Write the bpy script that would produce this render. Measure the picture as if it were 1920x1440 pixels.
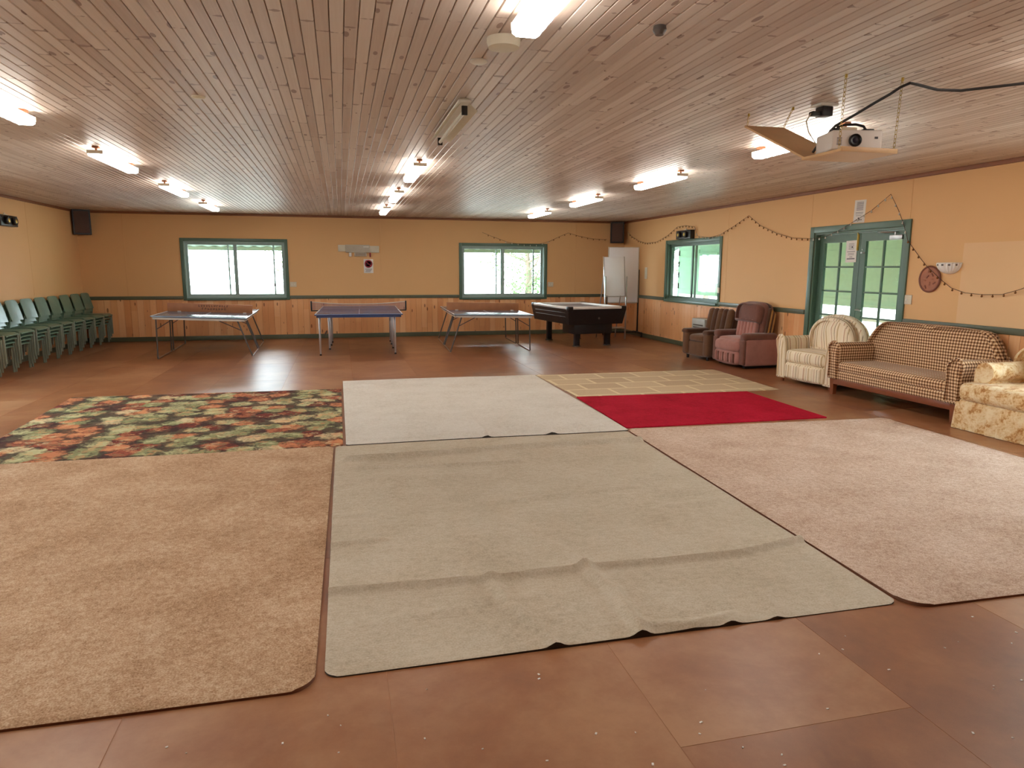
import bpy, math, random
import numpy as np
from mathutils import Vector, Matrix

for o in list(bpy.data.objects):
    bpy.data.objects.remove(o)
SC = bpy.context.scene
COL = SC.collection
PI = math.pi
random.seed(7)

# ------------------------------------------------------------------ camera
F_PX, YAW, PITCH, ROLL, CAM_H = 1296.0, 0.2411, 0.1651, 0.0037, 1.557
cam_data = bpy.data.cameras.new('camera')
cam_data.sensor_fit = 'HORIZONTAL'
cam_data.sensor_width = 36.0
cam_data.lens = F_PX * 36.0 / 1920.0
cam_data.clip_end = 300
cam = bpy.data.objects.new('camera', cam_data)
COL.objects.link(cam)
_f = Vector((math.sin(YAW) * math.cos(PITCH), math.cos(YAW) * math.cos(PITCH), -math.sin(PITCH)))
_r0 = Vector((math.cos(YAW), -math.sin(YAW), 0))
_u0 = _r0.cross(_f)
_r = math.cos(ROLL) * _r0 + math.sin(ROLL) * _u0
_u = -math.sin(ROLL) * _r0 + math.cos(ROLL) * _u0
cam.matrix_world = Matrix(((_r.x, _u.x, -_f.x, 0), (_r.y, _u.y, -_f.y, 0), (_r.z, _u.z, -_f.z, CAM_H), (0, 0, 0, 1)))
SC.camera = cam

# ------------------------------------------------------------------ sky, exposure
SKY_STRENGTH = 22.0
LAMP_STRENGTH = 25.5
world = bpy.data.worlds.new('overcast_sky')
SC.world = world
world.use_nodes = True
_bg = world.node_tree.nodes['Background']
_bg.inputs['Color'].default_value = (0.78, 0.89, 1.0, 1)
_bg.inputs['Strength'].default_value = SKY_STRENGTH
SC.view_settings.view_transform = 'Standard'
SC.view_settings.look = 'None'
SC.view_settings.gamma = 1.0
SC.view_settings.use_curve_mapping = False
SC.view_settings.exposure = 0.0
SC.cycles.use_denoising = True
SC.cycles.max_bounces = 8
SC.cycles.diffuse_bounces = 5
SC.cycles.transparent_max_bounces = 12
SC.cycles.sample_clamp_indirect = 6.0

# ------------------------------------------------------------------ room size
XL, XR, YB, YF, H = -5.20, 6.80, 16.16, -2.6, 2.70


# ------------------------------------------------------------------ mesh helpers
class MB:
    """Collects shapes; build() links them as one mesh object."""

    def __init__(self):
        self.v, self.f, self.m, self.r = [], [], [], []

    def add(self, vs, fs, m=0, rnd=0.0):
        b = len(self.v)
        self.v.extend([tuple(p) for p in vs])
        for q in fs:
            self.f.append([b + i for i in q])
            self.m.append(m)
            self.r.append(rnd)
        return self

    def box(self, x0, y0, z0, x1, y1, z1, m=0, rnd=0.0):
        vs = [(x0, y0, z0), (x1, y0, z0), (x1, y1, z0), (x0, y1, z0), (x0, y0, z1), (x1, y0, z1), (x1, y1, z1), (x0, y1, z1)]
        return self.add(vs, [(0, 3, 2, 1), (4, 5, 6, 7), (0, 1, 5, 4), (1, 2, 6, 5), (2, 3, 7, 6), (3, 0, 4, 7)], m, rnd)

    def xf(self, mat, start=0):
        for i in range(start, len(self.v)):
            self.v[i] = tuple(mat @ Vector(self.v[i]))
        return self

    def rbox(self, x0, y0, z0, x1, y1, z1, r=0.03, seg=3, m=0, bulge=0.0):
        h = [(x1 - x0) / 2, (y1 - y0) / 2, (z1 - z0) / 2]
        c = [(x1 + x0) / 2, (y1 + y0) / 2, (z1 + z0) / 2]
        r = min(r, min(h) * 0.999)
        L = []
        for k in range(3):
            a = [-h[k] + r * i / seg for i in range(seg + 1)]
            b = [h[k] - r + r * i / seg for i in range(seg + 1)]
            mid = []
            if bulge:
                n = 4
                mid = [-h[k] + r + (2 * h[k] - 2 * r) * i / n for i in range(1, n)]
            L.append(a + mid + b)
        idx, vs, fs = {}, [], []

        def vert(p):
            q = [max(-(h[k] - r), min(h[k] - r, p[k])) for k in range(3)]
            d = [p[k] - q[k] for k in range(3)]
            n = math.sqrt(sum(t * t for t in d)) or 1
            w = [q[k] + d[k] / n * r for k in range(3)]
            if bulge:
                t = [1 - (w[k] / h[k]) ** 2 for k in range(3)]
                w = [w[k] + (bulge * d[k] / n) * max(0, t[(k + 1) % 3]) * max(0, t[(k + 2) % 3]) for k in range(3)]
            key = tuple(round(t, 5) for t in w)
            if key not in idx:
                idx[key] = len(vs)
                vs.append((w[0] + c[0], w[1] + c[1], w[2] + c[2]))
            return idx[key]

        for ax in range(3):
            a, b = (ax + 1) % 3, (ax + 2) % 3
            for s in (-1, 1):
                for i in range(len(L[a]) - 1):
                    for j in range(len(L[b]) - 1):
                        q = []
                        for (p1, p2) in ((i, j), (i + 1, j), (i + 1, j + 1), (i, j + 1)):
                            p = [0, 0, 0]
                            p[ax], p[a], p[b] = s * h[ax], L[a][p1], L[b][p2]
                            q.append(vert(p))
                        if s < 0:
                            q.reverse()
                        q2 = []
                        for t in q:
                            if t not in q2:
                                q2.append(t)
                        if len(q2) > 2:
                            fs.append(q2)
        return self.add(vs, fs, m)

    def cyl(self, p0, p1, r0, r1=None, n=12, caps=True, m=0):
        return self.tube([p0, p1], [r0, r0 if r1 is None else r1], n, caps, m)

    def tube(self, pts, r, n=8, caps=True, m=0):
        pts = [Vector(p) for p in pts]
        rs = r if isinstance(r, (list, tuple)) else [r] * len(pts)
        vs, fs = [], []
        prev = None
        for i, p in enumerate(pts):
            d = (pts[min(i + 1, len(pts) - 1)] - pts[max(i - 1, 0)]).normalized()
            if prev is None:
                a = Vector((0, 0, 1)) if abs(d.z) < 0.9 else Vector((1, 0, 0))
                e1 = d.cross(a).normalized()
            else:
                e1 = (prev - d * prev.dot(d)).normalized()
            prev = e1
            e2 = d.cross(e1)
            for k in range(n):
                t = 2 * PI * k / n
                vs.append(p + (e1 * math.cos(t) + e2 * math.sin(t)) * rs[i])
        for i in range(len(pts) - 1):
            for k in range(n):
                fs.append((i * n + k, i * n + (k + 1) % n, (i + 1) * n + (k + 1) % n, (i + 1) * n + k))
        if caps:
            fs.append(tuple(reversed(range(n))))
            fs.append(tuple(range((len(pts) - 1) * n, len(pts) * n)))
        return self.add(vs, fs, m)

    def lathe(self, prof, n=24, mat=None, m=0, arc=2 * PI):
        vs, fs = [], []
        full = abs(arc - 2 * PI) < 1e-6
        nn = n if full else n + 1
        for (r, z) in prof:
            for k in range(nn):
                t = arc * k / n
                p = Vector((r * math.cos(t), r * math.sin(t), z))
                vs.append(mat @ p if mat else p)
        for i in range(len(prof) - 1):
            for k in range(n):
                k2 = (k + 1) % nn
                fs.append((i * nn + k, i * nn + k2, (i + 1) * nn + k2, (i + 1) * nn + k))
        if full:
            if prof[0][0] > 1e-6:
                fs.append(tuple(reversed(range(n))))
            if prof[-1][0] > 1e-6:
                fs.append(tuple(range((len(prof) - 1) * n, len(prof) * n)))
        return self.add(vs, fs, m)

    def slab(self, poly, t0, t1, r=0.02, seg=3, axis='x', m=0, crown=0.0):
        """polygon in the plane across `axis`, extruded from t0 to t1 with rounded rims"""
        cx = sum(p[0] for p in poly) / len(poly)
        cy = sum(p[1] for p in poly) / len(poly)
        ext = max(max(abs(p[0] - cx) for p in poly), max(abs(p[1] - cy) for p in poly))
        rings = []
        for k in range(seg + 1):
            a = PI / 2 * k / seg
            rings.append((t0 + r * (1 - math.sin(a)), r * (1 - math.cos(a))))
        for k in range(seg + 1):
            a = PI / 2 * (1 - k / seg)
            rings.append((t1 - r * (1 - math.sin(a)), r * (1 - math.cos(a))))
        vs, fs, n = [], [], len(poly)

        def P(a, b, t):
            return {'x': (t, a, b), 'y': (a, t, b), 'z': (a, b, t)}[axis]
        for (t, ins) in rings:
            s = 1 - ins / ext
            for p in poly:
                d = math.hypot(p[0] - cx, p[1] - cy) or 1
                k = max(0, 1 - ins / d)
                vs.append(P(cx + (p[0] - cx) * k, cy + (p[1] - cy) * k, t))
        for i in range(len(rings) - 1):
            for k in range(n):
                fs.append((i * n + k, i * n + (k + 1) % n, (i + 1) * n + (k + 1) % n, (i + 1) * n + k))
        b = len(vs)
        vs.append(P(cx, cy, t0 - crown))
        vs.append(P(cx, cy, t1 + crown))
        e = (len(rings) - 1) * n
        for k in range(n):
            fs.append((b, (k + 1) % n, k))
            fs.append((b + 1, e + k, e + (k + 1) % n))
        return self.add(vs, fs, m)

    def build(self, name, mats, parent=None, smooth=35, uv=False, loc=None):
        me = bpy.data.meshes.new(name)
        me.from_pydata(self.v, [], self.f)
        if not isinstance(mats, (list, tuple)):
            mats = [mats]
        for q in mats:
            me.materials.append(q)
        if len(mats) > 1:
            me.polygons.foreach_set('material_index', self.m)
        if any(self.r):
            a = me.attributes.new('rnd', 'FLOAT', 'FACE')
            a.data.foreach_set('value', self.r)
        if smooth:
            me.polygons.foreach_set('use_smooth', [True] * len(me.polygons))
            me.update()
            me.set_sharp_from_angle(angle=math.radians(smooth))
        if uv:
            lay = me.uv_layers.new(name='UVMap')
            nl = len(me.loops)
            vi = np.empty(nl, np.int32)
            me.loops.foreach_get('vertex_index', vi)
            co = np.array(self.v, np.float32)[vi]
            nf = len(me.polygons)
            nr = np.empty(nf * 3, np.float32)
            me.polygons.foreach_get('normal', nr)
            lt = np.empty(nf, np.int32)
            me.polygons.foreach_get('loop_total', lt)
            ax = np.repeat(np.abs(nr.reshape(-1, 3)).argmax(1), lt)
            u = np.where(ax == 0, co[:, 1], co[:, 0])
            w = np.where(ax == 2, co[:, 1], co[:, 2])
            lay.data.foreach_set('uv', np.stack([u, w], 1).ravel().astype(np.float32))
        me.update()
        o = bpy.data.objects.new(name, me)
        COL.objects.link(o)
        if parent:
            o.parent = parent
        if loc:
            o.location = loc
        return o


def tag(o, label=None, cat=None, group=None, kind=None):
    if label:
        o['label'] = label
    if cat:
        o['category'] = cat
    if group:
        o['group'] = group
    if kind:
        o['kind'] = kind
    return o


def thing(name, label, cat, loc=(0, 0, 0), rz=0.0, group=None):
    o = bpy.data.objects.new(name, None)
    o.empty_display_size = 0.1
    COL.objects.link(o)
    o.location = loc
    o.rotation_euler = (0, 0, rz)
    return tag(o, label, cat, group)


def copy_tree(o, parent=None):
    c = o.copy()
    COL.objects.link(c)
    c.parent = parent
    for ch in list(o.children):
        copy_tree(ch, c)
    return c


ORD = ['first', 'second', 'third', 'fourth', 'fifth', 'sixth', 'seventh', 'eighth', 'ninth', 'tenth']


# ------------------------------------------------------------------ materials
class NT:
    def __init__(self, name):
        self.mat = bpy.data.materials.new(name)
        self.mat.use_nodes = True
        self.t = self.mat.node_tree
        self.t.nodes.clear()
        self.out = self.n('ShaderNodeOutputMaterial')

    def n(self, kind, **kw):
        q = self.t.nodes.new(kind)
        for k, v in kw.items():
            setattr(q, k, v)
        return q

    def l(self, a, b):
        self.t.links.new(a, b)

    def math(self, op, a, b=None, c=None, clamp=False):
        q = self.n('ShaderNodeMath', operation=op)
        q.use_clamp = clamp
        for i, x in enumerate((a, b, c)):
            if x is None:
                continue
            if isinstance(x, (int, float)):
                q.inputs[i].default_value = x
            else:
                self.l(x, q.inputs[i])
        return q.outputs[0]

    def mix(self, fac, a, b, mode='MIX'):
        q = self.n('ShaderNodeMix', data_type='RGBA', blend_type=mode)
        for sock, x in ((q.inputs[0], fac), (q.inputs[6], a), (q.inputs[7], b)):
            if isinstance(x, (int, float)):
                sock.default_value = x
            elif isinstance(x, tuple):
                sock.default_value = (*x[:3], 1)
            else:
                self.l(x, sock)
        return q.outputs[2]

    def coord(self, which='Object', scale=(1, 1, 1)):
        c = self.n('ShaderNodeTexCoord')
        mp = self.n('ShaderNodeMapping')
        self.l(c.outputs[which], mp.inputs['Vector'])
        mp.inputs['Scale'].default_value = scale
        return mp.outputs[0]

    def noise(self, vec, scale=5.0, detail=3.0, rough=0.5, dist=0.0, col=False):
        q = self.n('ShaderNodeTexNoise')
        self.l(vec, q.inputs['Vector'])
        q.inputs['Scale'].default_value = scale
        q.inputs['Detail'].default_value = detail
        q.inputs['Roughness'].default_value = rough
        q.inputs['Distortion'].default_value = dist
        return q.outputs['Color' if col else 'Fac']

    def ramp(self, fac, stops, interp='LINEAR'):
        q = self.n('ShaderNodeValToRGB')
        q.color_ramp.interpolation = interp
        e = q.color_ramp.elements
        while len(e) < len(stops):
            e.new(0.5)
        for i, (p, c) in enumerate(stops):
            e[i].position = p
            e[i].color = (c, c, c, 1) if isinstance(c, (int, float)) else (*c, 1)
        self.l(fac, q.inputs[0])
        return q.outputs[0]

    def principled(self, col, rough=0.5, metal=0.0, spec=0.5, bump=None, bstr=0.2, bdist=0.01, coat=0.0, sheen=0.0):
        p = self.n('ShaderNodeBsdfPrincipled')
        for sock, x in (('Base Color', col), ('Roughness', rough), ('Metallic', metal), ('Specular IOR Level', spec), ('Coat Weight', coat), ('Sheen Weight', sheen)):
            s = p.inputs[sock]
            if isinstance(x, tuple):
                s.default_value = (*x[:3], 1)
            elif isinstance(x, (int, float)):
                s.default_value = x
            else:
                self.l(x, s)
        if bump is not None:
            b = self.n('ShaderNodeBump')
            b.inputs['Strength'].default_value = bstr
            b.inputs['Distance'].default_value = bdist
            self.l(bump, b.inputs['Height'])
            self.l(b.outputs[0], p.inputs['Normal'])
        self.l(p.outputs[0], self.out.inputs['Surface'])
        return self.mat


def srgb(r, g, b):
    def f(c):
        c /= 255.0
        return c / 12.92 if c <= 0.04045 else ((c + 0.055) / 1.055) ** 2.4
    return (f(r), f(g), f(b))


def plain(name, col, rough=0.5, metal=0.0, spec=0.5, var=0.08, scale=12.0, bump=0.0, coat=0.0):
    t = NT(name)
    v = t.coord()
    nz = t.noise(v, scale, 3)
    dark = tuple(c * (1 - var * 2) for c in col)
    lite = tuple(min(1, c * (1 + var * 2)) for c in col)
    c = t.mix(nz, dark, lite)
    return t.principled(c, rough, metal, spec, bump=nz if bump else None, bstr=bump, bdist=0.004, coat=coat)


def emit_mat(name, col, strength):
    t = NT(name)
    e = t.n('ShaderNodeEmission')
    e.inputs[0].default_value = (*col, 1)
    e.inputs[1].default_value = strength
    t.l(e.outputs[0], t.out.inputs['Surface'])
    return t.mat


def glass_mat(name, tint=(0.97, 1.0, 0.98), refl=1.0):
    t = NT(name)
    a = t.n('ShaderNodeBsdfTransparent')
    a.inputs[0].default_value = (*tint, 1)
    g = t.n('ShaderNodeBsdfGlossy')
    g.inputs['Roughness'].default_value = 0.02
    ge = t.n('ShaderNodeNewGeometry')
    dt = t.n('ShaderNodeVectorMath', operation='DOT_PRODUCT')
    t.l(ge.outputs['Normal'], dt.inputs[0])
    t.l(ge.outputs['Incoming'], dt.inputs[1])
    inv = t.math('SUBTRACT', 1.0, t.math('ABSOLUTE', dt.outputs['Value']), clamp=True)
    schlick = t.math('MULTIPLY_ADD', t.math('POWER', inv, 5.0), 0.96, 0.04)
    nz = t.noise(t.coord(), 3.0, 1)
    fac = t.math('MULTIPLY', schlick, t.math('MULTIPLY_ADD', nz, 0.1, refl * 0.95))
    m = t.n('ShaderNodeMixShader')
    t.l(fac, m.inputs[0])
    t.l(a.outputs[0], m.inputs[1])
    t.l(g.outputs[0], m.inputs[2])
    t.l(m.outputs[0], t.out.inputs['Surface'])
    return t.mat


def wall_mat(name, col):
    t = NT(name)
    v = t.coord()
    a = t.noise(v, 0.7, 3)
    b = t.noise(v, 60, 2)
    c = t.mix(a, tuple(x * 0.94 for x in col), tuple(x * 1.06 for x in col))
    return t.principled(c, 0.62, spec=0.3, bump=b, bstr=0.04, bdist=0.003)


def pine_mat(name, tones, along, knot, rough=0.42, cross=True, spec=0.5):
    """tones: (dark, mid, light); along = axis index of the grain; per-board tone from attribute rnd"""
    t = NT(name)
    at = t.n('ShaderNodeAttribute', attribute_name='rnd')
    rnd = at.outputs['Fac']
    c = t.n('ShaderNodeTexCoord')
    sep = t.n('ShaderNodeSeparateXYZ')
    t.l(c.outputs['Object'], sep.inputs[0])
    ax = [sep.outputs[0], sep.outputs[1], sep.outputs[2]]
    lon = ax[along]
    oth = [ax[i] for i in range(3) if i != along]
    lat = t.math('ADD', oth[0], oth[1])
    shift = t.math('MULTIPLY', rnd, 91.0)
    comb = t.n('ShaderNodeCombineXYZ')
    t.l(t.math('MULTIPLY', lat, 55.0), comb.inputs[0])
    t.l(t.math('MULTIPLY_ADD', lon, 1.3, shift), comb.inputs[1])
    grain = t.noise(comb.outputs[0], 1.0, 4, 0.6, 0.4)
    # shorter lengths of slightly different tone with dark knot whorls between them
    w = t.math('MULTIPLY_ADD', lon, 1.15, shift)
    vo = t.n('ShaderNodeTexVoronoi', voronoi_dimensions='1D', feature='DISTANCE_TO_EDGE')
    t.l(w, vo.inputs['W'])
    vo.inputs['Scale'].default_value = 1.0
    vc = t.n('ShaderNodeTexVoronoi', voronoi_dimensions='1D', feature='F1')
    t.l(w, vc.inputs['W'])
    vc.inputs['Scale'].default_value = 1.0
    sepc = t.n('ShaderNodeSeparateColor')
    t.l(vc.outputs['Color'], sepc.inputs[0])
    tone = t.math('ADD', t.math('MULTIPLY', rnd, 0.5), t.math('MULTIPLY', sepc.outputs[0], 0.3))
    tone = t.math('ADD', tone, t.math('MULTIPLY', t.math('SUBTRACT', grain, 0.5), 0.5))
    col = t.ramp(tone, [(0.05, tones[0]), (0.42, tones[1]), (0.85, tones[2])])
    if cross:
        c2 = t.n('ShaderNodeCombineXYZ')
        t.l(t.math('MULTIPLY', lat, 16.0), c2.inputs[0])
        t.l(w, c2.inputs[1])
        brk = t.noise(c2.outputs[0], 1.0, 2)
        th = t.math('MULTIPLY', t.math('SUBTRACT', brk, 0.42, clamp=True), 0.10)
        line = t.math('LESS_THAN', vo.outputs['Distance'], th)
        col = t.mix(t.math('MULTIPLY', line, 0.6), col, knot)
    # round knots
    c3 = t.n('ShaderNodeCombineXYZ')
    t.l(t.math('MULTIPLY', lat, 9.0), c3.inputs[0])
    t.l(t.math('MULTIPLY_ADD', lon, 3.2, shift), c3.inputs[1])
    v2 = t.n('ShaderNodeTexVoronoi', voronoi_dimensions='2D', feature='F1')
    t.l(c3.outputs[0], v2.inputs['Vector'])
    v2.inputs['Scale'].default_value = 1.0
    sp = t.n('ShaderNodeSeparateColor')
    t.l(v2.outputs['Color'], sp.inputs[0])
    size = t.math('MULTIPLY', t.math('SUBTRACT', sp.outputs[1], 0.62, clamp=True), 0.42)
    k = t.math('LESS_THAN', v2.outputs['Distance'], size)
    col = t.mix(t.math('MULTIPLY', k, 0.72), col, knot)
    return t.principled(col, rough, spec=spec, bump=grain, bstr=0.05, bdist=0.002)


def floor_mat():
    t = NT('floor_hardboard')
    at = t.n('ShaderNodeAttribute', attribute_name='rnd')
    v = t.coord()
    a = t.noise(v, 1.6, 5, 0.6, 0.5)
    b = t.noise(v, 9.0, 4, 0.7)
    f = t.noise(v, 260.0, 2)
    tone = t.math('ADD', t.math('MULTIPLY', a, 0.6), t.math('MULTIPLY', b, 0.25))
    tone = t.math('ADD', tone, t.math('MULTIPLY', t.math('SUBTRACT', at.outputs['Fac'], 0.5), 0.22))
    col = t.ramp(tone, [(0.27, srgb(117, 66, 37)), (0.43, srgb(143, 89, 53)), (0.60, srgb(168, 121, 84))])
    col = t.mix(t.math('MULTIPLY', f, 0.22), col, srgb(172, 124, 92))
    ro = 0.42
    m_ = t.principled(col, ro, spec=0.4, coat=0.4)
    for n_ in t.t.nodes:
        if n_.type == 'BSDF_PRINCIPLED':
            n_.inputs['Coat Roughness'].default_value = 0.30
    return m_


def carpet_mat(name, dark, mid, light, scale=135.0, bstr=0.6, big=0.25, streak=False):
    t = NT(name)
    v = t.coord()
    f = t.noise(v, scale, 3, 0.65)
    g = t.noise(v, 2.2, 4, 0.6)
    h = t.noise(v, scale * 0.28, 2)
    s = t.math('ADD', t.math('MULTIPLY', f, 0.55), t.math('MULTIPLY', h, 0.25))
    s = t.math('ADD', s, t.math('MULTIPLY', g, big))
    if streak:
        sk = t.noise(t.coord('Object', (5, 70, 1)), 1.0, 3, 0.6)
        s = t.math('ADD', s, t.math('MULTIPLY', t.math('SUBTRACT', sk, 0.5), 0.16))
    lo = 0.36 + big * 0.36
    col = t.ramp(s, [(lo - 0.12, dark), (lo + 0.05, mid), (lo + 0.2, light)])
    return t.principled(col, 0.95, spec=0.1, bump=t.math('ADD', f, h), bstr=bstr, bdist=0.006)


def leaf_carpet_mat():
    t = NT('leaf_print_carpet')
    v = t.coord()
    wob = t.noise(v, 9.0, 4, 0.65, col=True)
    mm = t.n('ShaderNodeVectorMath', operation='MULTIPLY_ADD')
    t.l(wob, mm.inputs[0])
    mm.inputs[1].default_value = (0.22, 0.22, 0)
    t.l(v, mm.inputs[2])

    def vor(scale):
        vo = t.n('ShaderNodeTexVoronoi', voronoi_dimensions='2D', feature='F1')
        t.l(mm.outputs[0], vo.inputs['Vector'])
        vo.inputs['Scale'].default_value = scale
        vo.inputs['Randomness'].default_value = 0.9
        sp = t.n('ShaderNodeSeparateColor')
        t.l(vo.outputs['Color'], sp.inputs[0])
        return vo.outputs['Distance'], sp.outputs[0]
    d1, c1 = vor(4.2)
    d2, c2 = vor(15.0)
    pal = [(0.0, srgb(122, 58, 48)), (0.18, srgb(196, 126, 88)), (0.36, srgb(146, 148, 106)), (0.62, srgb(178, 174, 130)), (0.80, srgb(160, 88, 66)), (0.91, srgb(206, 184, 144))]
    pal2 = [(0.0, srgb(64, 50, 46)), (0.26, srgb(186, 120, 84)), (0.42, srgb(196, 188, 146)), (0.58, srgb(120, 116, 84)), (0.76, srgb(104, 52, 46)), (0.9, srgb(214, 160, 112))]
    big = t.ramp(c1, pal, 'CONSTANT')
    small = t.ramp(c2, pal2, 'CONSTANT')
    fine = t.noise(v, 34.0, 3, 0.7)
    col = t.mix(t.ramp(fine, [(0.42, 0.08), (0.6, 0.7)]), big, small)
    gap = t.ramp(t.math('ADD', d1, t.math('MULTIPLY', t.noise(v, 24, 3), 0.4)), [(0.62, 0.0), (0.78, 0.85)])
    col = t.mix(gap, col, srgb(58, 46, 44))
    return t.principled(col, 0.95, spec=0.08, bump=t.noise(v, 200, 2), bstr=0.3, bdist=0.004)


def tile_rug_mat():
    t = NT('tan_block_rug')
    v = t.coord()
    br = t.n('ShaderNodeTexBrick')
    t.l(v, br.inputs['Vector'])
    br.inputs['Scale'].default_value = 1.0
    br.inputs['Mortar Size'].default_value = 0.022
    br.inputs['Brick Width'].default_value = 0.56
    br.inputs['Row Height'].default_value = 0.42
    br.inputs['Color1'].default_value = (*srgb(196, 172, 140), 1)
    br.inputs['Color2'].default_value = (*srgb(176, 152, 124), 1)
    br.inputs['Mortar'].default_value = (*srgb(222, 204, 164), 1)
    f = t.noise(v, 120, 3)
    col = t.mix(0.3, br.outputs[0], t.ramp(f, [(0.3, srgb(150, 128, 104)), (0.7, srgb(222, 202, 172))]))
    return t.principled(col, 0.95, spec=0.08, bump=f, bstr=0.4, bdist=0.004)


def check_mat():
    """small brown and cream woven check, from the box-projected UV map in metres"""
    t = NT('brown_check_fabric')
    uv = t.coord('UV')
    s = t.n('ShaderNodeSeparateXYZ')
    t.l(uv, s.inputs[0])
    P = 0.034

    def fr(x, off=0.0):
        return t.math('FRACT', t.math('ADD', t.math('DIVIDE', x, P), off))
    a = t.math('LESS_THAN', fr(s.outputs[0]), 0.46)
    b = t.math('LESS_THAN', fr(s.outputs[1]), 0.46)
    both = t.math('MULTIPLY', a, b)
    none = t.math('MULTIPLY', t.math('SUBTRACT', 1.0, a), t.math('SUBTRACT', 1.0, b))
    col = t.mix(both, srgb(172, 128, 88), srgb(70, 38, 26))
    col = t.mix(none, col, srgb(240, 214, 176))
    nz = t.noise(uv, 300, 2)
    col = t.mix(t.math('MULTIPLY', nz, 0.2), col, srgb(160, 112, 74))
    return t.principled(col, 0.9, spec=0.15, bump=nz, bstr=0.25, bdist=0.003, sheen=0.2)


def stripe_mat():
    t = NT('cream_stripe_fabric')
    uv = t.coord('UV')
    s = t.n('ShaderNodeSeparateXYZ')
    t.l(uv, s.inputs[0])
    fx = t.math('FRACT', t.math('DIVIDE', t.math('ADD', s.outputs[0], t.math('MULTIPLY', t.noise(uv, 4, 2), 0.02)), 0.19))
    col = t.ramp(fx, [(0.0, srgb(240, 224, 196)), (0.30, srgb(200, 172, 128)), (0.40, srgb(242, 226, 200)), (0.55, srgb(150, 128, 96)), (0.60, srgb(238, 222, 194)), (0.80, srgb(196, 150, 120)), (0.86, srgb(244, 230, 206))], 'CONSTANT')
    nz = t.noise(uv, 30, 4)
    col = t.mix(t.math('MULTIPLY', nz, 0.2), col, srgb(220, 202, 170))
    return t.principled(col, 0.85, spec=0.2, bump=nz, bstr=0.1, bdist=0.004, sheen=0.2)


def floral_mat():
    t = NT('floral_fabric')
    uv = t.coord('UV')
    a = t.noise(uv, 7, 6, 0.72, 0.3)
    b = t.noise(uv, 46, 3, 0.6)
    f = t.math('ADD', t.math('MULTIPLY', a, 0.8), t.math('MULTIPLY', b, 0.25))
    col = t.ramp(f, [(0.44, srgb(236, 216, 178)), (0.54, srgb(222, 190, 140)), (0.60, srgb(190, 136, 78)), (0.70, srgb(140, 92, 48))])
    return t.principled(col, 0.8, spec=0.25, bump=b, bstr=0.1, bdist=0.004, sheen=0.2)


def velour(name, dark, light):
    t = NT(name)
    v = t.coord()
    a = t.noise(v, 7, 4, 0.6, 0.4)
    col = t.mix(a, dark, light)
    return t.principled(col, 0.75, spec=0.2, bump=t.noise(v, 160, 2), bstr=0.12, bdist=0.003, sheen=0.35)


M = {}
M['wall'] = wall_mat('orange_wall_paint', (0.76, 0.45, 0.205))
M['wall_patch'] = wall_mat('pale_orange_wall_paint', (0.79, 0.51, 0.27))
M['ceil'] = pine_mat('pine_ceiling_boards', (srgb(184, 162, 148), srgb(205, 187, 174), srgb(225, 213, 203)), 1, srgb(112, 72, 52))
M['wains'] = pine_mat('pine_wainscot_boards', (srgb(214, 148, 96), srgb(228, 166, 112), srgb(238, 188, 138)), 2, srgb(104, 48, 24), rough=0.4, cross=False)
M['groove'] = plain('dark_board_gap', srgb(84, 52, 34), 0.9, var=0.05)
M['cornice'] = plain('brown_cornice_wood', srgb(136, 82, 50), 0.5, var=0.1)
M['green'] = plain('green_gloss_paint', srgb(82, 108, 92), 0.32, var=0.06)
M['rail'] = plain('grey_green_rail_paint', srgb(88, 92, 72), 0.32, var=0.06)
M['alu'] = plain('green_grey_window_metal', srgb(150, 170, 164), 0.4, metal=0.2, var=0.04)
M['glass'] = glass_mat('window_glass')
M['floor'] = floor_mat()
M['seam'] = plain('floor_seam_dust', srgb(170, 122, 90), 0.6)
M['white'] = plain('white_plastic', srgb(226, 222, 212), 0.45, var=0.03)
M['offwhite'] = plain('aged_white_plastic', srgb(214, 204, 182), 0.5, var=0.04)
M['black'] = plain('black_plastic', srgb(24, 22, 24), 0.4, var=0.1)
M['chrome'] = plain('brushed_steel', srgb(190, 190, 192), 0.28, metal=0.9, var=0.04)
M['darksteel'] = plain('dull_dark_steel', srgb(96, 88, 84), 0.45, metal=0.6, var=0.08)
M['brass'] = plain('brass', srgb(190, 160, 80), 0.35, metal=0.8, var=0.05)
M['paper'] = plain('white_paper', srgb(232, 228, 222), 0.8, var=0.02)
M['ink'] = plain('grey_print', srgb(120, 118, 124), 0.8)
M['inkdark'] = plain('dark_print', srgb(40, 34, 40), 0.8)
M['signred'] = plain('red_print', srgb(150, 40, 56), 0.7)
M['lamp'] = emit_mat('lit_lamp_diffuser', (1.0, 0.955, 0.87), LAMP_STRENGTH)
M['lampoff'] = plain('unlit_tube_glass', srgb(206, 204, 190), 0.3, var=0.03)


# ------------------------------------------------------------------ the room shell
def struct(o, label, cat):
    return tag(o, label, cat, kind='structure')


def rects(a0, a1, b0, b1, holes):
    """split a rectangle with rectangular holes into rectangles"""
    xs = sorted({a0, a1, *[h[0] for h in holes], *[h[1] for h in holes]})
    out = []
    for i in range(len(xs) - 1):
        xm = (xs[i] + xs[i + 1]) / 2
        z = b0
        for h in sorted([h for h in holes if h[0] < xm < h[1]], key=lambda h: h[2]):
            if h[2] > z:
                out.append((xs[i], xs[i + 1], z, h[2]))
            z = h[3]
        if z < b1:
            out.append((xs[i], xs[i + 1], z, b1))
    return out


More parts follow.
